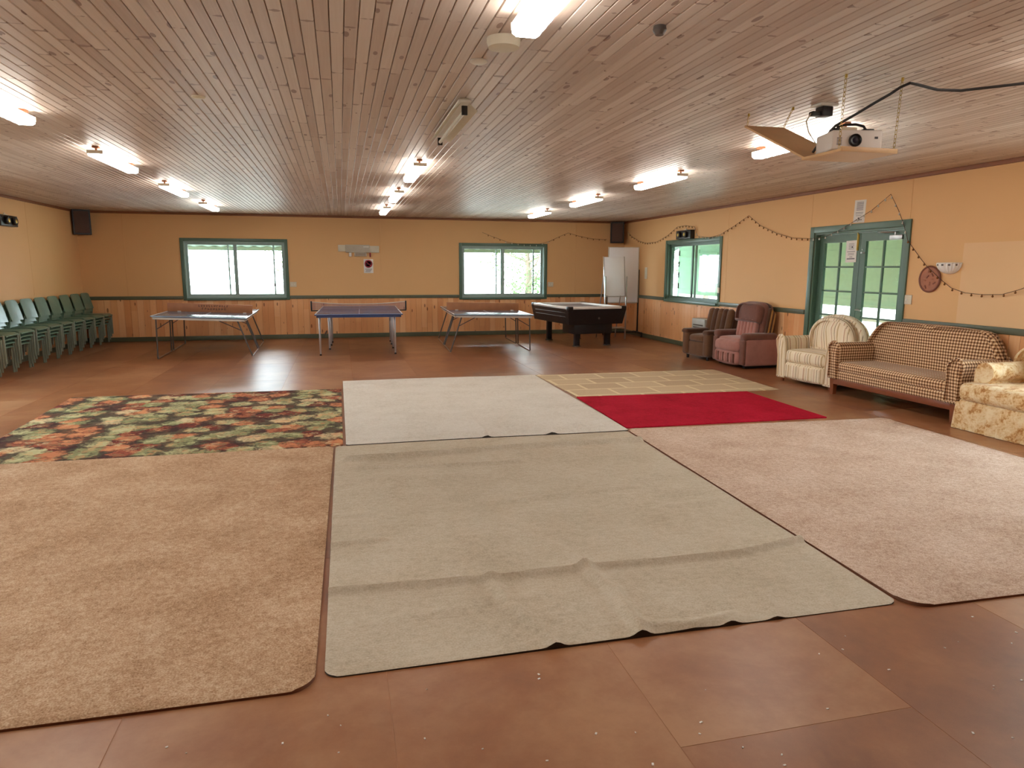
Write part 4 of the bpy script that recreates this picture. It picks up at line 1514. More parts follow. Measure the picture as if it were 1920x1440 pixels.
# dark brown armchair
t = thing('armchair', 'dark brown velour armchair with a channelled back, farthest along the right wall', 'armchair', (6.36, 11.025, 0), math.radians(10))
w, d = 0.345, 0.36
MB().rbox(-d + 0.02, -w + 0.02, 0.06, d - 0.05, w - 0.02, 0.32, r=0.03, seg=2).build('base', M['brownv2'], t)
MB().rbox(-d + 0.01, -w + 0.14, 0.30, d - 0.16, w - 0.14, 0.43, r=0.05, seg=3, bulge=0.02).build('seat_cushion', M['brownv2'], t)
for s in (-1, 1):
    MB().rbox(-d - 0.02, s * (w - 0.065) - 0.08, 0.07, d - 0.08, s * (w - 0.065) + 0.08, 0.515, r=0.05, seg=3).build('arm', M['brownv2'], t)
    MB().rbox(-d - 0.035, s * (w - 0.065) - 0.084, 0.44, d - 0.05, s * (w - 0.065) + 0.084, 0.525, r=0.04, seg=3).build('arm_pad', M['brownv'], t)
q = MB().rbox(0.12, -w + 0.03, 0.30, 0.24, w - 0.03, 0.84, r=0.04, seg=3)
q.xf(leanx(0.18, 0.34, 11))
bk = q.build('backrest', M['brownv'], t)
for k in range(5):
    y_ = -w + 0.04 + (2 * w - 0.08) * (k + 0.5) / 5
    hw_ = (2 * w - 0.08) / 10 - 0.001
    q = MB().rbox(0.045, y_ - hw_, 0.40, 0.15, y_ + hw_, 0.86, r=0.045, seg=3, bulge=0.012)
    q.xf(leanx(0.18, 0.34, 11))
    q.build('back_channel', M['brownv'] if k % 2 else M['brownv2'], bk)
for s in (-1, 1):
    for x_ in (-d + 0.06, d - 0.12):
        MB().cyl((x_, s * (w - 0.08), 0), (x_, s * (w - 0.08), 0.075), 0.022, 0.028, n=10).build('foot', M['black'], t)

# recliner
t = thing('recliner', 'dusty pink and brown velour recliner next to the cream striped armchair', 'armchair', (6.44, 10.09, 0), math.radians(1))
w, d = 0.465, 0.33
MB().rbox(-d + 0.06, -w + 0.15, 0.05, d - 0.06, w - 0.15, 0.34, r=0.03, seg=2).build('base', M['pinkd'], t)
MB().rbox(-d - 0.01, -w + 0.15, 0.30, d - 0.12, w - 0.15, 0.47, r=0.07, seg=4, bulge=0.02).build('seat_cushion', M['pinkv'], t)
fr_ = MB().rbox(-d - 0.055, -w + 0.13, 0.055, -d + 0.06, w - 0.16, 0.265, r=0.04, seg=3, bulge=0.02).build('footrest', M['pinkv'], t)
MB().rbox(-d - 0.07, -w + 0.13, 0.25, -d + 0.12, w - 0.16, 0.43, r=0.06, seg=3, bulge=0.015).build('front_roll', M['pinkv'], t)
rp = random.Random(2)
for k in range(8):
    y_ = -w + 0.19 + (2 * w - 0.42) * k / 7
    MB().rbox(-d - 0.082, y_ - 0.02, 0.085, -d - 0.055, y_ + 0.02, 0.235, r=0.012, seg=2).build('pleat', M['pinkv'] if k % 2 else M['pinkd'], fr_)
for s in (-1, 1):
    q = MB()
    q.rbox(-d + 0.03, s * (w - 0.075) - 0.075, 0.045, d - 0.02, s * (w - 0.075) + 0.075, 0.50, r=0.04, seg=3)
    a_ = q.build('arm', M['pinkv'], t)
    MB().rbox(-d + 0.0, s * (w - 0.075) - 0.085, 0.44, d - 0.06, s * (w - 0.075) + 0.085, 0.565, r=0.055, seg=4).build('arm_pad', M['pinkd'], a_)
    MB().rbox(-d - 0.005, s * (w - 0.075) - 0.07, 0.06, -d + 0.05, s * (w - 0.075) + 0.07, 0.46, r=0.025, seg=3).build('arm_front', M['pinkd'], a_)
q = MB()
def sup(c, p):
    return math.copysign(abs(c) ** p, c)


poly = [(-0.37, 0.40), (0.37, 0.40)]
for k in range(21):
    an = PI * k / 20
    poly.append((0.37 * sup(math.cos(an), 0.55), 0.82 + 0.23 * sup(math.sin(an), 0.6)))
q.slab(poly, 0.0, 0.20, r=0.08, seg=4, axis='x', crown=0.02)
q.xf(leanx(0.08, 0.42, 8))
bk = q.build('backrest', M['pinkd'], t)
for k in range(6):
    y_ = -0.22 + 0.44 * k / 5
    q = MB().rbox(-0.055, y_ - 0.042, 0.45, 0.05, y_ + 0.042, 0.74 + 0.02 * (k % 2), r=0.038, seg=3)
    q.xf(leanx(0.08, 0.42, 9))
    q.build('back_pleat', M['pinkv'], bk)
poly = [(-0.33, 0.70), (0.33, 0.70)]
for k in range(21):
    an = PI * k / 20
    poly.append((0.35 * sup(math.cos(an), 0.55), 0.82 + 0.20 * sup(math.sin(an), 0.6)))
q = MB().slab(poly, -0.09, 0.06, r=0.075, seg=5, axis='x', crown=0.03)
q.xf(leanx(0.08, 0.42, 8))
q.build('head_pillow', M['pinkd'], bk)
for i_, (o_, c_) in enumerate(((-0.005, 'brownv'), (0.03, 'goldv'), (0.062, 'brownv'), (0.09, 'goldv'))):
    q = MB().rbox(0.06 + o_, -0.41, 0.48, 0.095 + o_, -0.345, 0.96 - 0.02 * i_, r=0.015, seg=2)
    q.xf(leanx(0.08, 0.42, 9))
    q.build('side_stripe', M[c_], bk)
for s in (-1, 1):
    MB().rbox(-d + 0.08, s * (w - 0.12) - 0.03, 0, d - 0.06, s * (w - 0.12) + 0.03, 0.05, r=0.006, seg=1).build('runner', M['black'], t)

# cream striped tub armchair
t = thing('armchair', 'cream striped armchair with a rounded back in front of the glass door', 'armchair', (6.42, 8.14, 0), math.radians(6))
w, d = 0.53, 0.345
MB().rbox(-d + 0.02, -w + 0.16, 0.05, d - 0.04, w - 0.16, 0.30, r=0.03, seg=2).build('base', M['stripe'], t, uv=True)
MB().rbox(-d - 0.01, -w + 0.17, 0.28, d - 0.16, w - 0.17, 0.46, r=0.055, seg=4, bulge=0.02).build('seat_cushion', M['stripe'], t, uv=True)
fp = MB().rbox(-d - 0.015, -w + 0.18, 0.06, -d + 0.06, w - 0.18, 0.275, r=0.03, seg=3, bulge=0.012).build('front_panel', M['stripe'], t, uv=True)
for k in range(5):
    y_ = -w + 0.20 + (2 * w - 0.40) * (k + 0.5) / 5
    MB().rbox(-d - 0.035, y_ - 0.062, 0.07, -d + 0.02, y_ + 0.062, 0.262, r=0.03, seg=3).build('tuft', M['stripe'], fp, uv=True)
for s in (-1, 1):
    q = MB()
    prof_ = [(s * a_, b_) for a_, b_ in ((w - 0.17, 0.045), (w - 0.02, 0.045), (w - 0.01, 0.35), (w + 0.03, 0.52), (w + 0.035, 0.60), (w + 0.0, 0.655), (w - 0.06, 0.665), (w - 0.12, 0.63), (w - 0.145, 0.56), (w - 0.165, 0.45))]
    if s < 0:
        prof_.reverse()
    q.slab(prof_, -d - 0.01, d - 0.02, r=0.03, seg=3, axis='x')
    q.build('arm', M['stripe'], t, uv=True)
    for x_ in (-d + 0.05, d - 0.08):
        MB().cyl((x_, s * (w - 0.09), 0), (x_, s * (w - 0.09), 0.05), 0.02, 0.026, n=10).build('foot', M['legwood'], t)
poly = [(-0.50, 0.30), (0.50, 0.30)]
for k in range(25):
    an = PI * k / 24
    poly.append((0.50 * math.cos(an), 0.62 + 0.34 * math.sin(an)))
q = MB().slab(poly, 0.12, 0.27, r=0.06, seg=4, axis='x', crown=0.01)
q.xf(leanx(0.20, 0.30, 4))
bk = q.build('backrest', M['stripe'], t, uv=True)
poly = [(-0.36, 0.44), (0.36, 0.44)]
for k in range(21):
    an = PI * k / 20
    poly.append((0.40 * math.cos(an), 0.62 + 0.30 * math.sin(an)))
q = MB().slab(poly, 0.03, 0.17, r=0.06, seg=4, axis='x', crown=0.025)
q.xf(leanx(0.20, 0.30, 4))
q.build('back_cushion', M['stripe'], bk, uv=True)

# check sofa
t = thing('sofa', 'brown and cream checked sofa with wooden legs along the right wall', 'sofa', (6.385, 6.58, 0), math.radians(1.6))
w, d = 0.955, 0.36
MB().rbox(-d + 0.02, -w + 0.08, 0.20, d - 0.06, w - 0.08, 0.31, r=0.02, seg=2).build('seat_frame', M['check'], t, uv=True)
MB().rbox(-d + 0.005, -w + 0.17, 0.205, -d + 0.06, w - 0.17, 0.305, r=0.015, seg=2).build('front_apron', M['check'], t, uv=True)
MB().rbox(-d - 0.005, -w + 0.175, 0.30, d - 0.16, w - 0.175, 0.43, r=0.045, seg=4, bulge=0.012).build('seat_cushion', M['check'], t, uv=True)
for s in (-1, 1):
    prof_ = [(s * a_, b_) for a_, b_ in ((w - 0.175, 0.20), (w - 0.02, 0.20), (w - 0.01, 0.45), (w + 0.012, 0.56), (w + 0.01, 0.63), (w - 0.03, 0.675), (w - 0.09, 0.685), (w - 0.15, 0.655), (w - 0.185, 0.60), (w - 0.18, 0.45))]
    if s < 0:
        prof_.reverse()
    MB().slab(prof_, -d - 0.015, d - 0.06, r=0.03, seg=3, axis='x').build('arm', M['check'], t, uv=True)
poly = [(-w + 0.03, 0.28), (w - 0.03, 0.28), (w - 0.02, 0.60)]
for k in range(29):
    u_ = 1 - 2 * k / 28
    z_ = 0.945 - 0.035 * u_ * u_ - 0.27 * max(0, (abs(u_) - 0.68) / 0.32) ** 2.4
    poly.append((u_ * (w - 0.02), z_))
poly.append((-w + 0.02, 0.60))
q = MB().slab(poly, 0.10, 0.27, r=0.07, seg=4, axis='x', crown=0.0)
q.xf(leanx(0.20, 0.30, 7))
q.build('backrest', M['check'], t, uv=True)
MB().rbox(-d + 0.012, -w + 0.10, 0.135, -d + 0.045, w - 0.10, 0.21, r=0.006, seg=1).build('front_rail', M['legwood'], t)
for s in (-1, 1):
    for x_ in (-d + 0.045, d - 0.10):
        q = MB()
        q.add([(x_ - 0.035, s * (w - 0.075) - 0.035, 0.205), (x_ + 0.035, s * (w - 0.075) - 0.035, 0.205), (x_ + 0.035, s * (w - 0.075) + 0.035, 0.205), (x_ - 0.035, s * (w - 0.075) + 0.035, 0.205),
               (x_ - 0.024, s * (w - 0.075) - 0.024, 0), (x_ + 0.024, s * (w - 0.075) - 0.024, 0), (x_ + 0.024, s * (w - 0.075) + 0.024, 0), (x_ - 0.024, s * (w - 0.075) + 0.024, 0)],
              [(0, 1, 2, 3), (7, 6, 5, 4), (0, 4, 5, 1), (1, 5, 6, 2), (2, 6, 7, 3), (3, 7, 4, 0)])
        q.build('leg', M['legwood'], t, smooth=0)

# floral armchair at the right edge of the view
t = thing('armchair', 'golden floral armchair with rolled arms at the right edge, nearer than the sofa', 'armchair', (6.35, 5.01, 0), math.radians(1))
w, d = 0.53, 0.40
q = MB()
vs, fs = [], []
# gathered skirt
nsk = 120
per = []
corners_ = [(-d - 0.01, -w), (-d - 0.01, w), (d - 0.02, w), (d - 0.02, -w)]
for c_ in range(4):
    p0, p1 = corners_[c_], corners_[(c_ + 1) % 4]
    for k in range(nsk // 4):
        f_ = k / (nsk // 4)
        per.append((p0[0] + (p1[0] - p0[0]) * f_, p0[1] + (p1[1] - p0[1]) * f_))
for (z_, ex) in ((0.27, 0.0), (0.20, 0.012), (0.10, 0.026), (0.005, 0.036)):
    for k, (a_, b_) in enumerate(per):
        n_ = Vector((a_, b_)).normalized()
        wv = 0.6 + 0.5 * math.sin(k * 2.1) * math.sin(k * 0.37 + 1)
        vs.append((a_ + n_.x * ex * wv, b_ + n_.y * ex * wv, z_))
for j in range(3):
    for k in range(nsk):
        fs.append((j * nsk + (k + 1) % nsk, j * nsk + k, (j + 1) * nsk + k, (j + 1) * nsk + (k + 1) % nsk))
q.add(vs, fs)
q.build('skirt', M['floral'], t, uv=True)
MB().rbox(-d, -w + 0.01, 0.06, d - 0.03, w - 0.01, 0.30, r=0.03, seg=2).build('base', M['floral'], t, uv=True)
MB().rbox(-d - 0.025, -w + 0.01, 0.285, d - 0.16, w - 0.01, 0.465, r=0.06, seg=4, bulge=0.015).build('seat_cushion', M['floral'], t, uv=True)
for s in (-1, 1):
    MB().cyl((-d + 0.12, s * (w - 0.16), 0.575), (d - 0.03, s * (w - 0.16), 0.575), 0.098, n=24).build('rolled_arm', M['floral'], t, uv=True)
    MB().rbox(-d + 0.13, s * (w - 0.12) - 0.09, 0.28, d - 0.03, s * (w - 0.12) + 0.09, 0.60, r=0.03, seg=2).build('arm', M['floral'], t, uv=True)
poly = [(-w + 0.04, 0.30), (w - 0.04, 0.30)]
for k in range(21):
    an = PI * k / 20
    poly.append(((w - 0.04) * math.cos(an), 0.66 + 0.26 * math.sin(an)))
q = MB().slab(poly, 0.14, 0.30, r=0.06, seg=4, axis='x', crown=0.01)
q.xf(leanx(0.2, 0.3, 5))
q.build('backrest', M['floral'], t, uv=True)

# grey heater cabinet between window and brown armchair
t = thing('heater', 'small grey metal heater box against the right wall behind the brown armchair', 'heater', (6.62, 11.82, 0), 0)
MB().rbox(-0.11, -0.24, 0.04, 0.12, 0.24, 0.645, r=0.012, seg=2).build('casing', plain('grey_heater_enamel', srgb(176, 176, 170), 0.4, var=0.05), t)
for k in range(8):
    MB().rbox(-0.116, -0.18, 0.20 + k * 0.045, -0.108, 0.18, 0.222 + k * 0.045, r=0.002, seg=1).build('louvre', M['darksteel'], t)
MB().rbox(-0.10, -0.22, 0.0, 0.11, 0.22, 0.045, r=0.004, seg=1).build('plinth', M['black'], t)

# ------------------------------------------------------------------ corner loudspeakers
M['spkwood'] = plain('dark_brown_cabinet_veneer', srgb(72, 42, 30), 0.5, var=0.12)
M['grille'] = plain('brown_grille_cloth', srgb(92, 70, 62), 0.9, var=0.1, scale=80)


def speaker(label, loc, rz):
    t = thing('loudspeaker', label, 'loudspeaker', loc, rz, 'corner loudspeakers')
    MB().rbox(-0.16, 0.0, -0.25, 0.16, 0.16, 0.25, r=0.008, seg=2).build('cabinet', M['spkwood'], t)
    q = MB()
    q.box(-0.155, -0.012, -0.245, -0.13, 0, 0.245)
    q.box(0.13, -0.012, -0.245, 0.155, 0, 0.245)
    q.box(-0.13, -0.012, 0.215, 0.13, 0, 0.245)
    q.box(-0.13, -0.012, -0.245, 0.13, 0, -0.215)
    q.build('front_rim', M['black'], t, smooth=0)
    MB().rbox(-0.13, -0.008, -0.215, 0.13, 0.0, 0.215, r=0.003, seg=1).build('grille', M['grille'], t)
    MB().rbox(-0.03, 0.16, -0.04, 0.03, 0.24, 0.04, r=0.004, seg=1).build('wall_bracket', M['black'], t)


speaker('brown loudspeaker high in the corner above the stacked chairs', (-5.015, 15.90, 2.455), math.radians(22))
speaker('brown loudspeaker high in the corner above the whiteboards', (6.505, 15.90, 2.43), math.radians(-18))


# ------------------------------------------------------------------ emergency lights
def emergency(label, loc, rz):
    """local: back at y=0 against the wall, front at -y"""
    t = thing('emergency_light', label, 'emergency light', loc, rz, 'black twin emergency lights')
    MB().rbox(-0.30, -0.10, -0.085, 0.30, 0.0, 0.085, r=0.01, seg=2).build('housing', M['black'], t)
    for s in (-1, 1):
        mt = Matrix.Translation((s * 0.13, -0.10, 0.0)) @ Matrix.Rotation(PI / 2, 4, 'X')
        l_ = MB().lathe([(0.0, 0.0), (0.062, 0.0), (0.068, 0.04), (0.06, 0.05), (0.0, 0.05)], 18, mt).build('lamp_head', M['black'], t)
        MB().lathe([(0.0, 0.051), (0.034, 0.051), (0.026, 0.056), (0.0, 0.058)], 18, mt).build('lens', M['brass'], l_)
    q = MB()
    q.rbox(-0.06, -0.06, 0.085, 0.06, -0.01, 0.10, r=0.003, seg=1)
    q.cyl((0.0, -0.035, 0.10), (0.0, -0.035, 0.125), 0.012, n=8)
    q.build('top_clip', M['offwhite'], t)


emergency('black twin emergency light above the right wall window', (XR, 12.94, 2.245), math.radians(-90))
emergency('black twin emergency light on the left wall at the picture edge', (XL, 12.90, 2.285), math.radians(90))


# ------------------------------------------------------------------ fittings on the back wall
t = thing('exit_fitting', 'pale grey exit light fitting on the back wall between the windows', 'exit sign', (0.42, YB, 1.99))
MB().rbox(-0.29, -0.05, -0.085, 0.24, 0.0, 0.085, r=0.008, seg=2).build('housing', plain('pale_grey_fitting_plastic', srgb(186, 176, 158), 0.35, var=0.05), t)
MB().rbox(-0.45, -0.03, -0.065, -0.29, 0.0, 0.08, r=0.006, seg=1).build('end_plate', M['offwhite'], t)
MB().rbox(0.24, -0.03, -0.085, 0.45, 0.0, 0.065, r=0.006, seg=1).build('end_plate', M['offwhite'], t)
MB().rbox(-0.10, -0.045, -0.17, 0.17, -0.005, -0.086, r=0.005, seg=1).build('sign_box', M['offwhite'], t)
MB().box(-0.08, -0.047, -0.16, 0.15, -0.045, -0.096).build('sign_face', plain('grey_sign_face', srgb(150, 134, 116), 0.4), t, smooth=0)
MB().rbox(-0.22, -0.04, -0.175, -0.16, -0.005, -0.086, r=0.006, seg=1).build('lamp_cap', M['white'], t)
MB().rbox(0.235, -0.035, -0.185, 0.262, -0.005, -0.086, r=0.004, seg=1).build('test_button', M['signred'], t)
MB().rbox(0.10, -0.056, 0.03, 0.22, -0.05, 0.05, r=0.002, seg=1).build('highlight_strip', M['white'], t)

t = thing('no_smoking_sign', 'white no smoking sign below the exit fitting', 'sign', (0.625, YB, 1.605))
MB().rbox(-0.105, -0.004, -0.155, 0.105, 0, 0.155, r=0.001, seg=1).build('plate', M['paper'], t)
ring_m = Matrix.Translation((0, -0.004, 0.052)) @ Matrix.Rotation(PI / 2, 4, 'X')
MB().lathe([(0.062, 0.0), (0.088, 0.0), (0.088, 0.0012), (0.062, 0.0012), (0.062, 0.0)], 32, ring_m).build('red_ring', M['signred'], t, smooth=0)
q = MB().box(-0.066, -0.0056, -0.010, 0.066, -0.0044, 0.010)
q.xf(Matrix.Translation((0, 0, 0.052)) @ Matrix.Rotation(math.radians(40), 4, 'Y'))
q.build('red_bar', M['signred'], t, smooth=0)
q = MB()
q.box(-0.05, -0.0046, 0.035, 0.03, -0.0042, 0.052)
q.box(0.034, -0.0046, 0.035, 0.046, -0.0042, 0.052)
q.build('cigarette', M['inkdark'], t, smooth=0)
for k, (a_, b_) in enumerate(((-0.075, 0.075), (-0.06, 0.06), (-0.07, 0.04))):
    MB().box(a_, -0.0048, -0.075 - k * 0.028, b_, -0.004, -0.062 - k * 0.028).build('print_line', M['ink'], t, smooth=0)


def plate(label, loc, rz, wd=0.115, ht=0.075, twin=False, cat='switch', name='switch_plate'):
    t = thing(name, label, cat, loc, rz)
    MB().rbox(-wd / 2, -0.012, -ht / 2, wd / 2, 0, ht / 2, r=0.004, seg=2).build('plate', M['offwhite'], t)
    for x_ in ((-wd * 0.2, wd * 0.2) if twin else (0,)):
        MB().rbox(x_ - 0.008, -0.016, -0.012, x_ + 0.008, -0.012, 0.012, r=0.002, seg=1).build('rocker', M['white'], t)
    return t


plate('cream socket plate right of the left back window', (-1.02, YB, 1.20), 0, 0.14, 0.11, True)
plate('cream socket plate right of the right back window', (4.92, YB, 1.19), 0, 0.14, 0.11, True)
plate('cream switch box right of the double door', (XR, 7.195, 1.20), math.radians(-90), 0.155, 0.115, False)
plate('small white switch at the near edge of the right window', (XR - 0.024, 11.60, 1.18), math.radians(-90), 0.07, 0.10)
plate('cream upright switch plate on the right wall beside the tall whiteboard', (XR, 14.83, 1.47), math.radians(-90), 0.12, 0.26, False)


# ------------------------------------------------------------------ papers at the door
def notice(label, loc, rz, wd, ht, lines, blots, tilt):
    t = thing('notice', label, 'notice', loc, rz)
    rot = Matrix.Rotation(tilt, 4, 'Y')
    q = MB().box(-wd / 2, -0.0015, -ht / 2, wd / 2, 0, ht / 2)
    q.xf(rot)
    q.build('sheet', M['paper'], t, smooth=0)
    for (u0, u1, z_, h_) in lines:
        q = MB().box(u0 * wd, -0.0022, z_ * ht, u1 * wd, -0.0014, z_ * ht + h_)
        q.xf(rot)
        q.build('print_line', M['ink'], t, smooth=0)
    for (u_, z_, a_, b_) in blots:
        q = MB().box(u_ * wd - a_, -0.0023, z_ * ht - b_, u_ * wd + a_, -0.0014, z_ * ht + b_)
        q.xf(rot)
        q.build('print_mark', M['inkdark'], t, smooth=0)


L1 = [(-0.30, 0.30, 0.38 - 0.055 * k, 0.008) for k in range(7)] + [(-0.34, 0.34, -0.06, 0.006), (-0.34, 0.30, -0.12, 0.006), (-0.30, 0.2, -0.20, 0.006)]
notice('white notice stuck to the wall above the double door', (XR, 8.145, 2.335), math.radians(-90), 0.21, 0.297, L1, [(-0.05, -0.30, 0.012, 0.008), (0.2, -0.37, 0.010, 0.006), (-0.18, -0.37, 0.018, 0.006), (0.02, -0.36, 0.008, 0.012), (-0.32, -0.41, 0.010, 0.005)], math.radians(2))
L2 = [(-0.25, 0.25, 0.34 - 0.06 * k, 0.006) for k in range(5)] + [(-0.36, 0.36, -0.02, 0.008), (-0.28, 0.28, -0.10, 0.006), (-0.28, 0.28, -0.16, 0.006), (-0.14, 0.14, -0.26, 0.008), (-0.36, 0.36, -0.36, 0.016)]
notice('white notice hanging on the left leaf of the double door', (XR + XD - 0.004, 8.33, 1.81), math.radians(-90), 0.21, 0.297, L2, [(0.08, 0.20, 0.010, 0.008)], math.radians(-1))

# ------------------------------------------------------------------ wall sconce and round plaque on the right wall
t = thing('wall_sconce', 'white half-bowl wall sconce right of the double door', 'wall lamp', (XR, 6.61, 1.64), math.radians(-90))
q = MB()
vs, fs = [], []
nr, na = 9, 24
for j in range(nr + 1):
    ph_ = PI / 2 * j / nr
    for k in range(na + 1):
        th_ = PI + PI * k / na
        rr = 0.15 * math.cos(ph_) * (1 + (0.09 if k % 2 else 0.0))
        vs.append((rr * math.cos(th_), rr * math.sin(th_) * 0.75, -0.125 * math.sin(ph_)))
for j in range(nr):
    for k in range(na):
        a_ = j * (na + 1) + k
        fs.append((a_, a_ + na + 1, a_ + na + 2, a_ + 1))
q.add(vs, fs)
q.build('bowl', plain('sconce_white_ceramic', srgb(244, 242, 236), 0.4, var=0.01), t, smooth=0)
q = MB()
q.tube([(0.152 * math.cos(PI + PI * k / 16), 0.152 * 0.75 * math.sin(PI + PI * k / 16), 0.0) for k in range(17)], 0.007, 6)
q.build('rim', M['white'], t)
for k in range(5):
    th_ = PI + PI * (k + 1) / 6
    MB().rbox(0.148 * math.cos(th_) - 0.012, 0.148 * 0.78 * math.sin(th_) - 0.008, -0.03, 0.148 * math.cos(th_) + 0.012, 0.148 * 0.78 * math.sin(th_) + 0.006, -0.012, r=0.003, seg=1).build('vent_slot', M['darksteel'], t)
MB().rbox(-0.06, -0.02, -0.09, 0.06, 0, 0.0, r=0.004, seg=1).build('back_plate', M['white'], t)

t = thing('round_plaque', 'round reddish brown wooden plaque hanging left of the sconce', 'wall plaque', (XR, 6.87, 1.455), math.radians(-90))
mt = Matrix.Rotation(PI / 2, 4, 'X')
M['plaque'] = plain('reddish_brown_plaque_wood', srgb(168, 104, 72), 0.55, var=0.22, scale=14)
M['plaque_rim'] = plain('dark_plaque_rim', srgb(120, 62, 38), 0.5, var=0.15)
MB().lathe([(0.0, 0.0), (0.148, 0.0), (0.148, 0.018), (0.0, 0.018)], 36, mt).build('disc', M['plaque'], t)
MB().lathe([(0.138, 0.017), (0.155, 0.010), (0.158, 0.022), (0.148, 0.028), (0.136, 0.024), (0.138, 0.017)], 36, mt).build('rim', M['plaque_rim'], t)
for k in range(9):
    an, rr = k * 2.4, 0.03 + 0.011 * k
    q = MB().rbox(-0.022, -0.024, -0.008, 0.022, -0.017, 0.008, r=0.003, seg=1)
    q.xf(Matrix.Translation((rr * math.cos(an), 0, rr * math.sin(an))) @ Matrix.Rotation(an, 4, 'Y'))
    q.build('carved_leaf', M['plaque_rim'] if k % 2 else M['plaque'], t)

# ------------------------------------------------------------------ strings of little bulbs
M['cordbrown'] = plain('dark_brown_cord', srgb(70, 44, 28), 0.7)
M['bulb'] = plain('amber_bulb_glass', srgb(120, 78, 44), 0.25, var=0.1)
M['bulb_white'] = plain('clear_bulb_glass', srgb(214, 212, 200), 0.2, var=0.05)
bulb_me = {}
for key in ('bulb', 'bulb_white'):
    o = MB().lathe([(0.0, 0.004), (0.006, 0.002), (0.006, -0.010), (0.011, -0.018), (0.009, -0.028), (0.0, -0.033)], 8).build('bulb', M[key])
    bulb_me[key] = o.data
    bpy.data.objects.remove(o)


def garland(label, pts, step=0.15, white=lambda p: False):
    t = thing('string_light', label, 'string lights', pts[0], 0, 'strings of little bulbs')
    P0 = Vector(pts[0])
    loc = [Vector(p) - P0 for p in pts]
    MB().tube(loc, 0.0032, 6).build('cord', M['cordbrown'], t)
    acc = 0.0
    for a_, b_ in zip(loc[:-1], loc[1:]):
        L_ = (b_ - a_).length
        s = step - acc
        while s < L_:
            p = a_ + (b_ - a_) * (s / L_)
            o = bpy.data.objects.new('bulb', bulb_me['bulb_white' if white(p + P0) else 'bulb'])
            COL.objects.link(o)
            o.parent = t
            o.location = p
            s += step
        acc = (acc + L_) % step if s - step <= L_ else acc
        acc = L_ - (s - step)
    return t


gr = [(15.84, 2.43), (15.61, 2.32), (15.23, 2.21), (14.79, 2.14), (14.24, 2.15), (13.74, 2.26), (13.3, 2.42), (12.94, 2.425), (12.58, 2.38), (12.46, 2.20), (11.97, 2.15), (11.6, 2.19), (11.17, 2.31), (10.72, 2.46), (10.37, 2.28), (9.91, 2.13), (9.5, 2.04), (9.0, 2.01), (8.77, 2.02), (8.5, 2.09), (8.25, 2.18), (7.87, 2.33), (7.57, 2.5), (7.42, 2.29), (7.32, 2.12), (7.23, 1.92), (7.02, 1.71), (6.91, 1.61), (6.68, 1.45), (6.53, 1.36), (6.34, 1.31), (6.11, 1.30), (5.89, 1.31), (5.69, 1.37), (5.3, 1.55)]
garland('string of little bulbs looped along the right wall over window and door', [(XR - 0.043, y, z) for y, z in gr], 0.13, lambda p: 11.6 < p.y < 12.6 or 7.25 < p.y < 9.05)
gbk = [(3.24, 2.39), (3.45, 2.31), (3.83, 2.18), (4.22, 2.12), (4.55, 2.12), (4.88, 2.21), (5.14, 2.33), (5.34, 2.41), (5.62, 2.34), (5.96, 2.28), (6.33, 2.27)]
garland('string of little bulbs on the back wall over the right window', [(x, YB - 0.034, z) for x, z in gbk], 0.15, lambda p: 3.7 < p.x < 4.85)

# ------------------------------------------------------------------ projector on its hanging shelf
M['ply'] = plain('pale_plywood', srgb(206, 164, 116), 0.5, var=0.1, scale=5)
M['projwhite'] = plain('projector_white', srgb(224, 214, 206), 0.4, var=0.02)
t = thing('projector_shelf', 'plywood projector shelf hanging on chains from the ceiling', 'shelf', (3.12, 3.72, H))


def board(t, name, corners, th, mat):
    """four corner points of the top face and a thickness downwards"""
    q = MB()
    vs = [Vector(c) for c in corners] + [Vector(c) - Vector((0, 0, th)) for c in corners]
    q.add(vs, [(0, 1, 2, 3), (7, 6, 5, 4), (0, 4, 5, 1), (1, 5, 6, 2), (2, 6, 7, 3), (3, 7, 4, 0)])
    return q.build(name, mat, t, smooth=0)


zt = -0.425
board(t, 'tray', [(-0.19, 0.0, zt), (0.21, 0.0, zt), (0.21, 0.36, zt), (-0.19, 0.36, zt)], 0.016, M['ply'])
board(t, 'sloping_board', [(-0.17, 0.36, zt + 0.004), (0.17, 0.36, zt + 0.004), (0.10, 1.00, -0.105), (-0.16, 1.10, -0.085)], 0.014, M['ply'])
MB().rbox(-0.19, -0.014, zt - 0.016, 0.21, 0.0, zt + 0.012, r=0.003, seg=1).build('front_lip', M['ply'], t)


def chain(t, a_, b_):
    a_, b_ = Vector(a_), Vector(b_)
    L_ = (b_ - a_).length
    n_ = max(3, int(L_ / 0.024))
    q = MB()
    dv = (b_ - a_).normalized()
    e1 = dv.cross(Vector((0, 1, 0))).normalized()
    e2 = dv.cross(e1)
    for k in range(n_):
        c_ = a_ + dv * L_ * (k + 0.5) / n_
        e = e1 if k % 2 else e2
        ring = [c_ + dv * (0.0155 * math.cos(2 * PI * j / 8)) + e * (0.0075 * math.sin(2 * PI * j / 8)) for j in range(9)]
        q.tube(ring, 0.0018, 4, caps=False)
    tag(q.build('chain', M['brass'], t), kind='stuff')
    q = MB().cyl((a_.x, a_.y, a_.z - 0.02), (a_.x, a_.y, a_.z), 0.008, n=8)
    q.build('ceiling_hook', M['brass'], t)


chain(t, (0.21, 0.0, 0), (0.20, 0.01, zt))
chain(t, (-0.17, 0.02, 0), (-0.182, 0.02, zt))
chain(t, (0.06, 0.84, 0), (0.09, 0.98, -0.105))
chain(t, (-0.13, 1.10, 0), (-0.15, 1.08, -0.09))

